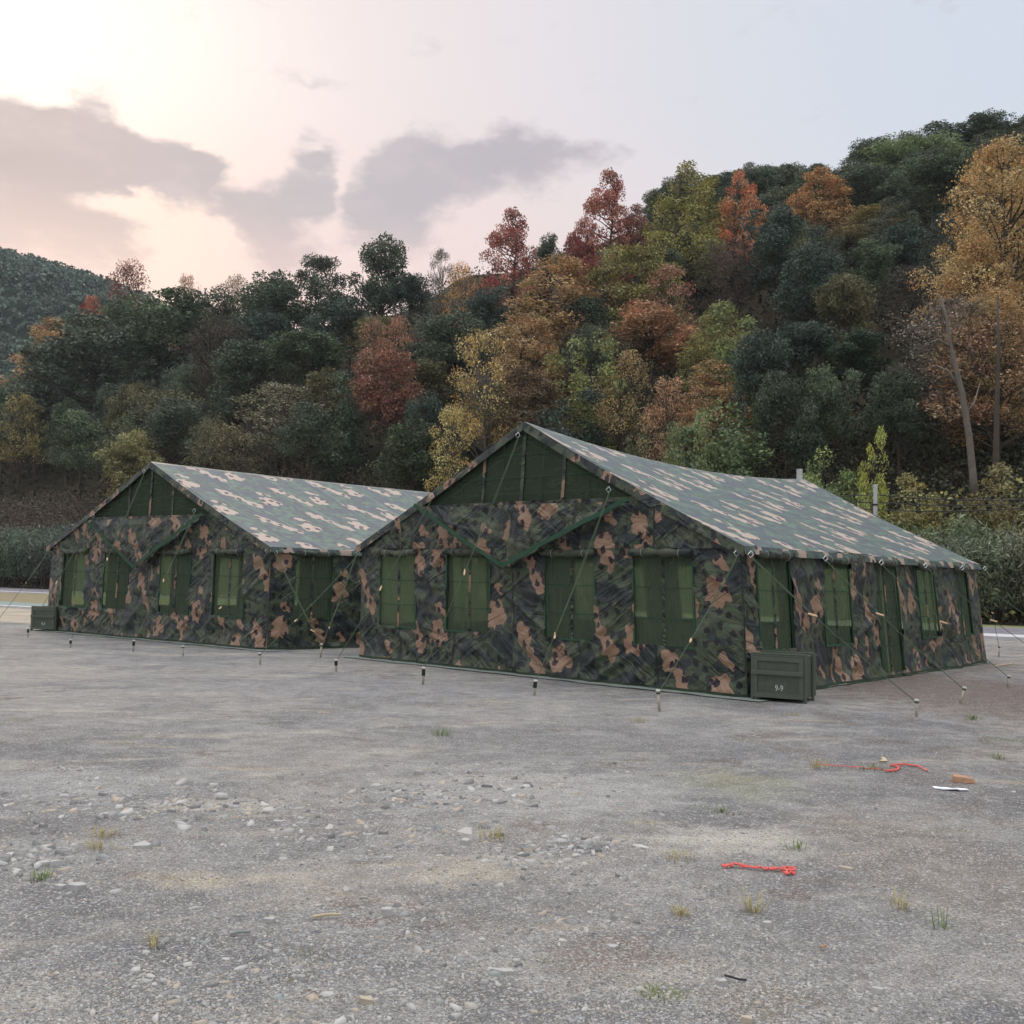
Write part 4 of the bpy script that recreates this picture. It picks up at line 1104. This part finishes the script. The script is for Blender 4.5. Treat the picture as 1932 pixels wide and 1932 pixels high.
# filler trees of the dense wood (kept as things, grouped by zone)
SHORT = {a[6]: b for a, b in zip(H_, [x_.strip() for x_ in """dark tree under the bright gap; green tree behind the pinkish one; green tree below the dark red one; dark tree by the left ochre one; blue-green tree by the dome; ochre cone tree low on the slope; low blue-green tree; dark tree behind the roof; mid green tree behind the thicket; thin orange-brown tree by the ridge; dark tree left of the pale trunk; lower golden cone tree; middle yellow-green tree; ochre tree between the trunks; low golden brown tree; dark red skyline tree; rusty orange treetop; ochre tree at the left edge; thin pale orange treetop; pinkish half bare treetop; wide mid green crown; broad dark dome; flat-topped skyline tree; tallest dark skyline tree; dark tree right of the tallest; lacy grey-green tree; loose yellow skyline tree; red-brown pointed tree; small dark skyline tree; tall brick red tree; low dark red tree; dull brown-red tree; wide golden brown tree; feathery yellow-green tree; bright orange tree; orange-gold pointed tree; brown thinning tree; dull brown tree; large pale green tree; olive-yellow tree; full green tree; huge golden tree; golden tree cut by the edge; tall blue-green tree; dark blue-green tree; mauve-brown twiggy tree; yellow-green topped tree; pinkish orange tree; orange-brown rounded tree; olive-brown lower tree; creeper-smothered tree; scruffy ochre tree; wide creeper mound; lighter creeper mound; russet rounded tree; dark tree under the russet one; russet tree behind; thin yellow-leaved tree; yellow-leaved sapling; broad grey-green tree; grey-green tree at the left edge; mid green rounded tree; dark tree under the flat-topped one; green tree by the golden brown one; blue-green tucked tree; yellowish loose tree; small olive-yellow tree; olive tree at the left edge; forked half bare tree; pale-flecked dark tree; narrow green tree; low olive tree; grey tree with the leaning trunk; brown twiggy tree; dark tree over the roof end; deep green creeper-topped tree; rounded green tree; grey-green thin tree; slim yellow creeper column; green creeper thicket; yellow creeper clump; brown creeper clump; shadowy brown tree; slim orange-brown tree; small yellowish tree; dark tree above the left ridge; creeper-hung dark tree; dark thicket; dim thicket""".split(';')])}
assert len(SHORT) == len(H_), (len(SHORT), len(H_))
HP = [(a[0], a[1]+70, SHORT[a[6]]) for a in H_]; USED = set()
def pix(p):
    v = Vector(p)-Vector((0, 0, CH)); k_ = v.dot(fwd); return 966+FPX*v.dot(R_)/k_, 966-FPX*v.dot(U_)/k_
def neighbour_label(adj, top):
    x_, y_ = pix(top); near = sorted(HP, key=lambda h: (h[0]-x_)**2+(h[1]-y_)**2)
    for h in near:
        dx, dy = x_-h[0], y_-h[1]
        rel_ = ('just left of' if dx < 0 else 'just right of') if abs(dx) > abs(dy) else ('above' if dy < 0 else 'below')
        for pre in ('', 'smaller ', 'duller ', 'shadier ', 'partly hidden '):
            for r2 in (rel_, rel_.replace('just ', '') if 'just' in rel_ else rel_):
                t_ = '%s%s tree %s the %s' % (pre, adj, r2, h[2])
                if t_ not in USED and (dx*dx+dy*dy < 260**2): USED.add(t_); return t_
    h = near[0]; k_ = 2
    t_ = '%s tree farther from the %s than its neighbours' % (adj, h[2])
    while t_ in USED and k_ < len(near): t_ = '%s tree between the %s and the %s' % (adj, h[2], near[k_-1][2]); k_ += 1
    USED.add(t_); return t_
placed = []
for a in H_: q = ray_s(a[0], a[3]); placed.append((q.x, q.y))
ADJ = {'grand': 'tall', 'round': 'dense', 'cone': 'pointed', 'sparse': 'thin-leaved', 'flat': 'layered', 'vine': 'creeper-clad', 'bare': 'twiggy'}
def fill(n_, s_lo, s_hi, px_lo, px_hi, kinds, cols, wd, ht, dmin, label, group, seed, unique=True):
    r = random.Random(seed); k_ = 0; tries = 0
    while k_ < n_ and tries < n_*60:
        tries += 1
        s = r.uniform(s_lo, s_hi); px = r.uniform(px_lo, px_hi); q = ray_s(px, s)
        if px < 330 and s < 15: continue
        if any((q.x-a_)**2+(q.y-b_)**2 < dmin*dmin for a_, b_ in placed): continue
        dq_ = q.normalized()      # keep a clear view in front of the named trees
        if unique and any(0 < (h_[0]*dq_.x+h_[1]*dq_.y)-q.length < 22 and abs(h_[0]*dq_.y-h_[1]*dq_.x) < 2.6 for h_ in placed[:len(H_)]): continue
        z = terr_p(q); h_ = r.uniform(*ht)
        placed.append((q.x, q.y)); q.z = z-.4
        c_, cn = r.choice(cols); f_ = r.uniform(.8, 1.2); kd = r.choice(kinds)
        lb = neighbour_label(cn+' '+ADJ[kd], q+Vector((0, 0, h_*.7))) if unique else label
        plant(q, r.uniform(*wd), h_, kd, tuple(x_*f_ for x_ in c_), lb, 'tree', group, 'tree', r.randrange(9)); k_ += 1
    print(group, k_)
cDG, cD2, cMG, cGG, cOL, cYB, cBR = (DG, 'dark green'), (DG2, 'blue-green'), (MG, 'mid green'), (GG, 'grey-green'), (OL, 'olive'), (YB, 'golden brown'), ((.12, .09, .045), 'brown')
fill(75, 7, 44, -60, 700, ['round', 'round', 'cone', 'sparse', 'round'], [cDG, cD2, cMG, cGG, cOL, cMG, cGG, cMG], (6.5, 9.5), (8, 12), 5.0, None, 'packed green trees on the left slope', 5)
fill(65, 6, 50, 700, 1300, ['round', 'cone', 'sparse', 'round', 'vine'], [cDG, cD2, cYB, cMG, cMG, cDG, cOL], (6, 9), (7, 11), 4.8, None, 'packed trees on the middle slope', 6)
fill(62, 6, 56, 1300, 2000, ['round', 'cone', 'round', 'sparse', 'vine'], [cD2, cDG, cMG, cD2, cDG, cOL], (6, 9), (7, 11), 4.8, None, 'packed trees on the lower right slope', 8)
fill(120, 60, 150, 1240, 2050, ['round', 'round', 'round', 'cone'], [((.072, .092, .060), ''), (MG, ''), ((.080, .10, .066), ''), ((.09, .10, .06), '')], (8, 12), (7, 10), 5.6, 'small far dark green tree among many alike on the upper right hillside', 'alike trees on the upper right hillside', 9, False)
# undergrowth cover of the slope : one mass of leaves
def mass(name, centres_fn, n_, size, col, label, cat, seed, mat=None):
    rng = np.random.default_rng(seed); C = centres_fn(n_, rng)
    V_, F_ = quads(C, size, rng, 0, 1.5)
    cl = np.array([noise.noise(Vector((c_[0]*.25, c_[1]*.25, c_[2]*.25)))*.5+.5 for c_ in C]); var = np.clip(cl*.6+.5*rng.random(len(C))-.1, 0, 1)
    me = np_mesh(name, V_, F_, mat or M['leaf'], attr={'var': np.repeat(var, 4), 'alt': np.repeat(rng.random(len(C)), 4)})
    o = link(name, me); o.color = (*col, 1); tag(o, label, cat, kind='stuff'); return o
def slope_c(s0, s1, p0, p1, thick):
    def fn(n_, rng):
        out = []
        for _ in range(n_):
            q = ray_s(p0+(p1-p0)*rng.random(), s0+(s1-s0)*rng.random()**1.2); z = terr_p(q)
            lump = .5+.9*max(0, noise.noise(Vector((q.x*.3, q.y*.3, 2)))+.35)
            out.append((q.x, q.y, z+rng.random()**1.3*thick*lump))
        return np.array(out)
    return fn
mass('undergrowth', slope_c(.8, 15, -80, 700, 2.6), 52000, .24, (.080, .062, .042), 'brown dry scrub covering the bank behind the left hedge', 'scrub', 21)
mass('undergrowth', slope_c(.8, 16, 700, 2050, 3.0), 42000, .26, (.045, .048, .026), 'dark green and brown brambles along the foot of the slope behind the right tent', 'brambles', 22)
mass('creeper', slope_c(1, 8, 1450, 2050, 4.0), 7000, .30, (.17, .165, .05), 'yellow and lime creeper leaves over the scrub at the right', 'creeper', 23)
mass('woodland_floor', slope_c(14, 150, -60, 2050, 2.5), 45000, .5, (.024, .030, .018), 'dark leafy cover of the woodland floor up the hillside', 'undergrowth', 24)
def far_c(n_, rng):
    out = []; tr_ = []
    for gx_ in range(64):
        for gy_ in range(48): tr_.append((FMC.x-120+6*gx_+rng.uniform(-3, 3), FMC.y-230+6*gy_+rng.uniform(-3, 3)))
    per = n_//len(tr_)
    for x_, y_ in tr_:
        z = far_h(x_, y_); R = rng.uniform(3.5, 6.0)
        for _ in range(per):
            d_ = rng.normal(size=3); d_ /= np.linalg.norm(d_); d_[2] = abs(d_[2]); out.append((x_+d_[0]*R, y_+d_[1]*R, z+2.5+d_[2]*R*.9))
    return np.array(out)
mass('far_wood', far_c, 270000, 1.6, (.075, .105, .080), 'far green wood covering the hill on the left skyline', 'wood', 25)
# hedge of narrow-leaved shrubs along the track
def shrub_template(seed):
    rng = np.random.default_rng(seed); segs = []; C = []; D_ = []
    for i in range(26):
        th = rng.random()*6.28; rr = rng.random()**.6*1.5; tip = np.array([rr*math.cos(th), rr*math.sin(th), 2.6+1.6*rng.random()*(1-rr*.25)])
        segs += bend((rr*.25*math.cos(th), rr*.25*math.sin(th), -.1), tip, .035, .01, rng, 5, .1)
        for f in np.linspace(.36, 1.0, 26):
            nn = 17
            base = tip*f; base[2] = max(.4, tip[2]*f)
            C.append(base+rng.normal(size=(nn, 3))*.28*(0.6+f*.5)); D_.append(np.full(nn, rng.random()))
    C = np.concatenate(C); V_, F_ = quads(C, .30, rng, 0, 4.5, -.8)
    v_ = .4*np.concatenate(D_)+.6*rng.random(len(C))
    cr_ = np_mesh('shrub_leaves', V_, F_, M['leaf'], attr={'var': np.repeat(v_, 4), 'alt': np.repeat(rng.random(len(C)), 4)})
    tv, tf = tube_np(segs, 4); return np_mesh('shrub_stems', tv, tf, M['bark'], smooth=True), cr_
SH = [shrub_template(61+i) for i in range(3)]
def shrub(p, sc, col, label, group, k):
    root = empty('shrub', p, label, 'shrub', group, rnd.uniform(0, 6.3)); st_, lf = SH[k % 3]
    a = link('stems', st_, root); b = link('foliage', lf, root); a.scale = b.scale = sc; b.color = (*col, 1)
k = 0
for t_ in np.arange(-50, -6, 2.1):      # right part of the hedge (in view from behind the right tent)
    for row in (0, 1):
        q = unst(1.5+row*2.2+rnd.uniform(-.3, .3), t_+rnd.uniform(-.5, .5))
        hz = rnd.uniform(5.0, 6.1)/4.2; zb = 0
        px_ok = True
        ix = int(round((t_+50)/2.1)); ordn = ['twenty-first','twentieth','nineteenth','eighteenth','seventeenth','sixteenth','fifteenth','fourteenth','thirteenth','twelfth','eleventh','tenth','ninth','eighth','seventh','sixth','fifth','fourth','third','second','first'][::-1][min(ix, 20)]
        shrub((q.x, q.y, 0), (1.15, 1.15, hz*(.92+.08*row)), (.115*rnd.uniform(.85, 1.15), .15*rnd.uniform(.85, 1.1), .085), 'narrow-leaved shrub, %s from the left in the %s row of the right hedge' % (ordn, ('front', 'back')[row]), 'shrubs of the right hedge', k); k += 1
for t_ in np.arange(-114, -88, 2.6):
    for row in (0, 1):
        q = unst(1.5+row*2.2+rnd.uniform(-.3, .3), t_+rnd.uniform(-.5, .5))
        ordn = ['first','second','third','fourth','fifth','sixth','seventh','eighth','ninth','tenth'][int(round((t_+114)/2.6))]
        shrub((q.x, q.y, 0), (1.35, 1.35, rnd.uniform(5.6, 6.6)/4.2), (.085*rnd.uniform(.85, 1.15), .12*rnd.uniform(.85, 1.1), .080), 'dense grey-green shrub, %s from the left in the %s row of the left hedge' % (ordn, ('front', 'back')[row]), 'shrubs of the left hedge', k); k += 1
# fence behind the hedge
b = MB()
for t0, t1_ in ((-52, 10), (-120, -86)):
    root = empty('fence', unst(5.2, (t0+t1_)/2), 'pale blue-grey sheet fence glimpsed through the hedge %s' % ('at the right' if t0 > -80 else 'at the left'), 'fence')
    b = MB(); bp = MB()
    a = unst(5.2, t0)-root.location; c_ = unst(5.2, t1_)-root.location; dn = (c_-a).normalized(); L_ = (c_-a).length
    Mx = Matrix.Translation(a) @ Matrix.Rotation(math.atan2(dn.y, dn.x), 4, 'Z')
    b.box((0, 0, 0), (L_, .05, 3.1), Mx); 
    for x_ in np.arange(0, L_, 3.0): bp.box((x_, -.06, 0), (x_+.08, -.005, 3.3), Mx)
    bp.box((0, -.05, 3.101), (L_, .05, 3.25), Mx)
    b.build('panel', M['fence'], root); bp.build('posts_and_rail', M['concrete'], root)
# utility poles and wires
def pole(px, top, s, label, rad):
    p = ray_s(px, s); zt = at_depth(px, top, p.y).z; root = empty('utility_pole', (p.x, p.y, 0), label, 'pole')
    b = MB(); b.tube([(0, 0, 0), (0, 0, zt)], [rad*1.25, rad], 12); b.build('shaft', M['concrete'], root, smooth=True)
    b = MB(); b.tube([(0, 0, zt-1.15), (0, 0, zt-1.05)], rad*1.12, 10); b.tube([(0, 0, zt-1.8), (0, 0, zt-1.74)], rad*1.12, 10); b.build('band', M['wire'], root)
    return p, zt
pp, zt = pole(1652, 914, -1.0, 'grey concrete utility pole rising behind the right tent roof', .11)
pq, zq = pole(1508, 885, -.5, 'pale ribbed pole top just over the ridge end of the right tent', .17)
def wire(P, Q, sag, label, group):
    b = MB(); b.tube([P+(Q-P)*(i/16)-Vector((0, 0, sag*4*(i/16)*(1-i/16))) for i in range(17)], .028, 5)
    o = b.build('overhead_wire', M['wire'], rel=Vector(P)); o.location = P; tag(o, label, 'wire', group)
for dz, nm in ((-.55, 'upper'), (-.95, 'middle'), (-1.35, 'lower')):
    Pm = Vector((pp.x, pp.y, zt+dz)); e = ray_s(2050, -.5); e.z = at_depth(2050, 936-dz*14-8, e.y).z
    wire(Pm, e, .25, '%s black wire running right from the concrete pole to the picture edge' % nm, 'overhead wires')
    l_ = unst(-1, -85); l_.z = Pm.z+1
    wire(Pm, l_, .5, '%s black wire running left from the concrete pole behind the right tent' % nm, 'overhead wires')
for i, nm in ((0, 'upper'), (1, 'lower')):
    a = ray_s(-60, -1); a.z = at_depth(-60, 944+i*9, a.y).z; e = ray_s(420, -1); e.z = at_depth(420, 944+i*9, e.y).z
    wire(a, e, .2, '%s thin wire crossing the bank above the left hedge' % nm, 'overhead wires')
# ================================================================== GROUND DETAILS
rng = np.random.default_rng(5)
def chips(name, n_, fn, smin, smax, mat, label, seed):
    r = np.random.default_rng(seed); P_ = fn(n_, r); n_ = len(P_)
    sz = smin+(smax-smin)*r.random(n_)**3.2
    base = np.array([(1.1,0,0),(.1,.8,0),(-.9,.5,0),(-.7,-.5,0),(.5,-.8,0)], float)
    ang = r.random(n_)*6.28; ca, sa = np.cos(ang), np.sin(ang); jit = 1+1.1*(r.random((n_, 5, 1))-.5)
    B = base[None]*jit*sz[:, None, None]*.55*np.stack([np.ones(n_), .5+.6*r.random(n_), np.ones(n_)], 1)[:, None, :]
    X_ = B[..., 0]*ca[:, None]-B[..., 1]*sa[:, None]; Y_ = B[..., 0]*sa[:, None]+B[..., 1]*ca[:, None]
    hz = sz*(.05+.20*r.random(n_)**1.5); tl = r.normal(size=(n_, 2))*.20
    top = np.stack([X_*.9+P_[:, :1], Y_*.9+P_[:, 1:2], hz[:, None]+X_*tl[:, :1]+Y_*tl[:, 1:2]], -1); bot = np.stack([X_+P_[:, :1], Y_+P_[:, 1:2], X_*0-.002], -1)
    V = np.concatenate([bot, top], 1)
    T_ = np.array([(i, (i+1) % 5, 5+(i+1) % 5) for i in range(5)]+[(i, 5+(i+1) % 5, 5+i) for i in range(5)]+[(5, 6, 7), (5, 7, 8), (5, 8, 9)])
    F = (T_[None]+10*np.arange(n_)[:, None, None]).reshape(-1, 3)
    me = np_mesh(name, V.reshape(-1, 3), F, mat, attr={'var': np.repeat(r.random(n_)**1.0, 10), 'alt': np.repeat(r.random(n_), 10)})
    o = link(name, me); tag(o, label, 'gravel', kind='stuff'); return o
m, n = new_mat('gravel_chips'); v_ = n.node('ShaderNodeAttribute', attribute_name='var').outputs['Fac']; a_ = n.node('ShaderNodeAttribute', attribute_name='alt').outputs['Fac']
cc = n.mix(n.ramp(v_, .0, 1.0), (.15, .148, .146), (.46, .445, .42)); cc = n.mix(n.ramp(a_, .75, .95), cc, (.40, .34, .27)); cc = n.mix(n.ramp(a_, .12, .05), cc, (.27, .29, .28))
n.out(n.principled(cc, .85, spec=.3)); M['chips'] = m
def vis(n_, r, y0, y1, pw=1.0, rej=None):
    out = []
    while len(out) < n_:
        py = y0+(y1-y0)*r.random()**pw; px = -40+2012*r.random()
        g_ = ground(px, py)
        if rej and r.random() > rej(g_, px, py): continue
        out.append((g_.x, g_.y))
    return np.array(out)
dens = lambda g_, px, py: .25+max(0, noise.noise(Vector((g_.x*.9, g_.y*.9, 0)))+.2)*1.4
chips('gravel', 100000, lambda n_, r: vis(n_, r, 1340, 2010, .8, dens), .004, .017, M['chips'], 'fine grey gravel scattered over the yard', 31)
left = lambda g_, px, py: (1.0 if noise.noise(Vector((g_.x*.8+3, g_.y*.8, 5))) > .02 else .06)*(1.0 if px < 1250 else .25)
chips('gravel', 2200, lambda n_, r: vis(n_, r, 1440, 1960, 1.5, left), .010, .048, M['chips'], 'loose slate chips strewn over the left foreground', 32)
def patch(px, py, w_, h_):
    def fn(n_, r):
        out = []
        for _ in range(n_): g_ = ground(px+r.normal()*w_, py+r.normal()*h_); out.append((g_.x, g_.y))
        return np.array(out)
    return fn
for i, (px, py, w_, h_, nn, lab) in enumerate(((300, 1520, 170, 18, 420, 'band of rubble chips across the left middle ground'), (860, 1500, 110, 14, 260, 'patch of rubble chips in the middle ground'),
      (60, 1620, 80, 22, 160, 'heap of pale slate pieces at the left edge'), (1070, 1600, 60, 14, 190, 'cluster of pale chips left of the dusty patch'), (700, 1570, 200, 30, 260, 'loose chips between the rubble patches'))):
    chips('rubble', nn, patch(px, py, w_, h_), .02, .085, M['chips'], lab, 40+i)
def stone(px, py, sx, sy, sz, mat, label, seed, cat='stone', name='stone', rz=None):
    r = random.Random(seed); g_ = ground(px, py); sz *= .75; k_ = 5; ring = [(math.cos(6.283*i/k_+r.uniform(-.4, .4))*r.uniform(.7, 1.2), math.sin(6.283*i/k_+r.uniform(-.4, .4))*r.uniform(.7, 1.2)) for i in range(k_)]
    V = [(x_*sx/2, y_*sy/2, -.01) for x_, y_ in ring]+[(x_*sx/2*.93, y_*sy/2*.93, sz*r.uniform(.75, 1)) for x_, y_ in ring]
    F = [[i, (i+1) % k_, k_+(i+1) % k_, k_+i] for i in range(k_)]+[list(range(k_, 2*k_)), list(range(k_))[::-1]]
    o = link(name, np_mesh(name, V, F, mat), None, g_); o.rotation_euler = (r.uniform(-.08, .08), r.uniform(-.08, .08), rz if rz is not None else r.uniform(-.5, .5))
    bv = o.modifiers.new('bevel', 'BEVEL'); bv.width = min(sx, sy, sz)*.08; bv.segments = 2
    tag(o, label, cat, 'loose stones in the yard'); return o
for a in ((97, 1631, .13, .09, .03, 'stone', 'long flat slate lying tilted near the left edge'), (112, 1676, .07, .06, .03, 'stone', 'small grey block left of its larger twin near the left edge'),
  (145, 1679, .085, .07, .045, 'stone', 'squarish grey block of concrete near the left edge'), (268, 1598, .12, .10, .03, 'stone', 'greenish flat slate leaning on chips above the two grey blocks'),
  (728, 1727, .075, .045, .05, 'stone', 'upright grey slate triangle beside a rusty patch'), (948, 1835, .10, .05, .02, 'stone', 'folded pale slab in the lower middle'),
  (1450, 1748, .055, .05, .035, 'stone', 'pale rounded pebble below the red ribbon'), (1597, 1640, .095, .04, .02, 'stone_tan', 'flat cream stone right of the near red ribbon'),
  (1655, 1872, .07, .04, .03, 'stone', 'pale oblong stone low in the right foreground'), (690, 1893, .07, .05, .03, 'stone_tan', 'tan stone at the bottom left of centre'),
  (1407, 1928, .06, .05, .03, 'stone_tan', 'tan stone cut by the bottom picture edge'), (880, 1593, .07, .06, .05, 'stone', 'dark-sided pale cobble in the middle ground'),
  (530, 1470, .07, .05, .05, 'stone', 'whitish cobble on the left middle ground'), (508, 1740, .06, .04, .03, 'stone', 'dark grey block beneath the left rubble band'),
  (790, 1462, .08, .04, .045, 'stone', 'pointed grey slate in the middle distance'), (895, 1555, .06, .05, .03, 'stone', 'dull grey cobble left of a dry grass tuft'),
  (1363, 1858, .05, .04, .03, 'stone', 'grey pebble right of the curved black twig'), (1155, 1790, .06, .05, .02, 'stone', 'flat triangular grey chip below the cluster of pale chips')):
    stone(*a[:5], M[a[5]], a[6], a[0])
chips('rubble', 120, patch(140, 1452, 14, 3), .015, .05, M['chips'], 'small pale scatter of chips far on the left', 77)
# broken brick, paper, card, ribbons, twigs, tufts
def ribbon(pts, wd, label, thick=.006, ht=.012):
    b = MB(); P = [ground(x_, y_) for x_, y_ in pts]; o0 = P[0].copy(); r = random.Random(len(pts))
    PP = []
    for i in range(len(P)-1):
        for k_ in range(6): f = k_/6; PP.append(P[i]+(P[i+1]-P[i])*f+Vector((r.uniform(-.004, .004), r.uniform(-.012, .012), ht*(.6+.8*r.random()))))
    PP.append(P[-1]+Vector((0, 0, ht)))
    for dy, rr in ((0, wd), (wd*1.6, wd*.8)):
        b.tube([p_+Vector((r.uniform(-.004, .004), dy+r.uniform(-.006, .006), r.uniform(0, .008)))-o0 for p_ in PP], [rr*r.uniform(.6, 1.3) for _ in PP], 6)
    o = b.build('ribbon', M['red'], None, o0); tag(o, label, 'ribbon', 'strips of red plastic on the ground'); return b
ribbon([(1362, 1638), (1385, 1637), (1420, 1641), (1450, 1643), (1475, 1645), (1492, 1640), (1502, 1646), (1480, 1652), (1500, 1653)], .0065, 'near red plastic strip with a knotted right end in the foreground gravel')
ribbon([(1668, 1457), (1690, 1457), (1697, 1450), (1680, 1447), (1705, 1445), (1730, 1448), (1750, 1457)], .007, 'farther bright red plastic strip left of the broken brick')
ribbon([(1540, 1442), (1570, 1446), (1610, 1449), (1660, 1453)], .003, 'thin faded red cord trailing left of the farther red strip', ht=.006)
g_ = ground(1818, 1476); root = empty('broken_brick', g_, 'broken orange-brown brick with a pale top in the right foreground', 'brick', None, -.2)
V = [(-.09, -.05, 0), (.08, -.06, 0), (.10, .05, 0), (-.08, .06, 0), (-.085, -.045, .052), (.06, -.05, .045), (.085, .03, .03), (.02, .05, .05), (-.075, .05, .06)]
F = [[3, 2, 1, 0], [0, 1, 5, 4], [1, 2, 6, 5], [2, 3, 8, 7, 6], [3, 0, 4, 8], [4, 5, 6, 7, 8]]
o = link('brick_body', np_mesh('brick_body', V, F, M['brick']), root); bv = o.modifiers.new('bevel', 'BEVEL'); bv.width = .006; bv.segments = 2
def sheet_litter(name, px, py, outline, mat, label, cat, seed):
    g_ = ground(px, py); k_ = len(outline); V = []; 
    for lvl in (.004, .010):
        for i, (x_, y_) in enumerate(outline): V.append((x_, y_, lvl+.018*abs(noise.noise(Vector((x_*30, y_*30, seed))))))
    F = [list(range(k_, 2*k_)), list(range(k_))[::-1]]+[[i, (i+1) % k_, k_+(i+1) % k_, k_+i] for i in range(k_)]
    o = link(name, np_mesh(name, V, F, mat), None, g_); tag(o, label, cat); return o
sheet_litter('paper', 1795, 1491, [(-.125, .055), (-.09, .07), (-.05, .05), (-.02, .065), (.02, .03), (.06, .02), (.13, .02), (.12, -.03), (.05, -.035), (.02, -.05), (-.01, -.03), (-.06, -.01), (-.12, .02)], M['paper'], 'crumpled white paper beside the broken brick', 'paper', 3)
sheet_litter('card_scrap', 1668, 1436, [(-.08, -.06), (-.03, -.065), (.02, -.04), (.04, .05), (.055, .12), (.02, .12), (-.01, .01), (-.05, -.03)], M['card'], 'bent scrap of tan card behind the farther red strip', 'card', 5)
def twig(pts, rad, mat, label):
    P = [ground(x_, y_) for x_, y_ in pts]; o0 = P[0].copy(); b = MB()
    b.tube([p_-o0+Vector((0, 0, .012+.008*math.sin(i*1.3))) for i, p_ in enumerate(P)], [rad*(1-.4*i/len(P)) for i in range(len(P))], 6); o = b.build('twig', mat, None, o0); tag(o, label, 'twig')
twig([(1368, 1846), (1380, 1853), (1395, 1856), (1408, 1852)], .005, M['wire'], 'curved black twig in the lower foreground')
twig([(433, 1768), (450, 1767), (472, 1765)], .008, M['concrete'], 'short grey stick lying left in the foreground')
twig([(590, 1735), (615, 1734), (643, 1732)], .008, M['card'], 'thin pale stick pointing to the upright slate')
twig([(1877, 1258), (1893, 1256), (1910, 1254)], .02, M['card'], 'pale stick on the brown ground near the rear corner of the right tent')
twig([(1548, 1793), (1560, 1792)], .006, M['brick'], 'tiny orange chip of wood right of the black twig')
gm = simple('dry_grass', (.42, .36, .17), .8, .2, 0, .3); gm2 = simple('green_grass', (.16, .22, .06), .8, .2, 0, .3)
def tuft(px, py, r_, n_, ht, mat, label, seed, spread=1.0):
    g_ = ground(px, py); r = random.Random(seed); b = MB()
    for _ in range(n_):
        a = r.uniform(0, 6.28); d_ = r.random()*r_; x0, y0 = math.cos(a)*d_, math.sin(a)*d_; a2 = a+r.uniform(-.8, .8); h_ = ht*r.uniform(.4, 1); l_ = r.uniform(.2, 1.0)*ht*spread
        w_ = .0022; px_, py_ = -math.sin(a2)*w_, math.cos(a2)*w_
        p0 = Vector((x0, y0, 0)); p1 = p0+Vector((math.cos(a2)*l_*.4, math.sin(a2)*l_*.4, h_*.7)); p2 = p0+Vector((math.cos(a2)*l_, math.sin(a2)*l_, h_*r.uniform(.6, 1)))
        s_ = Vector((px_, py_, 0)); b.add([p0-s_, p0+s_, p1+s_*.8, p1-s_*.8, p2], [[0, 1, 2, 3], [3, 2, 4]])
    o = b.build('grass_tuft', mat, None, g_); tag(o, label, 'grass tuft', 'grass tufts in the gravel')
for i, a in enumerate(((833, 1388, .10, 50, .10, gm2, 'small green grass tuft in the middle distance before the right tent'), (933, 1583, .09, 45, .10, gm, 'dry straw tuft left of the pale chip cluster'),
   (195, 1578, .09, 50, .07, gm, 'yellow tuft near the rubble on the left'), (185, 1602, .08, 35, .06, gm, 'orange-tinted tuft below the other left one'), (78, 1660, .07, 35, .06, gm2, 'greenish tuft by the two grey blocks'),
   (1425, 1722, .05, 30, .13, gm, 'tall straw wisp below the near red strip'), (1285, 1727, .05, 40, .05, gm, 'tiny straw tuft left of the tall straw wisp'), (1780, 1752, .06, 14, .13, gm2, 'tall thin green sprig at the right foreground'),
   (1700, 1712, .07, 26, .10, gm, 'sprawling straw wisps left of the tall green sprig'), (1835, 1357, .12, 70, .08, gm2, 'green tuft on brown soil at the far right'), (1540, 1448, .10, 45, .12, gm, 'straw tuft at the left end of the thin red cord'),
   (1650, 1452, .18, 60, .05, gm2, 'mossy tuft along the thin red cord'), (1500, 1350, .14, 50, .05, gm, 'flat straw tuft in front of the crate'), (291, 1786, .04, 18, .10, gm, 'orange straw wisp in the left foreground'),
   (1205, 1362, .10, 40, .10, gm, 'straw wisp right of the middle, before the right tent'), (1500, 1602, .09, 30, .06, gm2, 'faint green tuft under the dusty patch edge'), (1280, 1620, .11, 50, .05, gm, 'flat dry tuft on the dusty patch'),
   (1240, 1880, .10, 34, .03, gm2, 'low green tuft at the bottom right of centre'), (1885, 1432, .08, 36, .08, gm2, 'green tuft at the right edge beside the brick'), (1360, 1530, .22, 90, .03, gm2, 'wide mossy tuft in the right middle ground'))):
    tuft(*a, 200+i)

# ------------------------------------------------------------------ air
m = bpy.data.materials.new('haze'); m.use_nodes = True; n = NT(m.node_tree)
pv = n.node('ShaderNodeVolumePrincipled'); pv.inputs['Color'].default_value = (.80, .86, .92, 1); pv.inputs['Density'].default_value = .00016
n.out(pv.outputs[0], sock='Volume')
b = MB(); b.box((-645, -645, -1.6), (645, 645, 182)); o = b.build('haze', m); tag(o, 'thin evening haze over the valley', 'haze', kind='stuff')
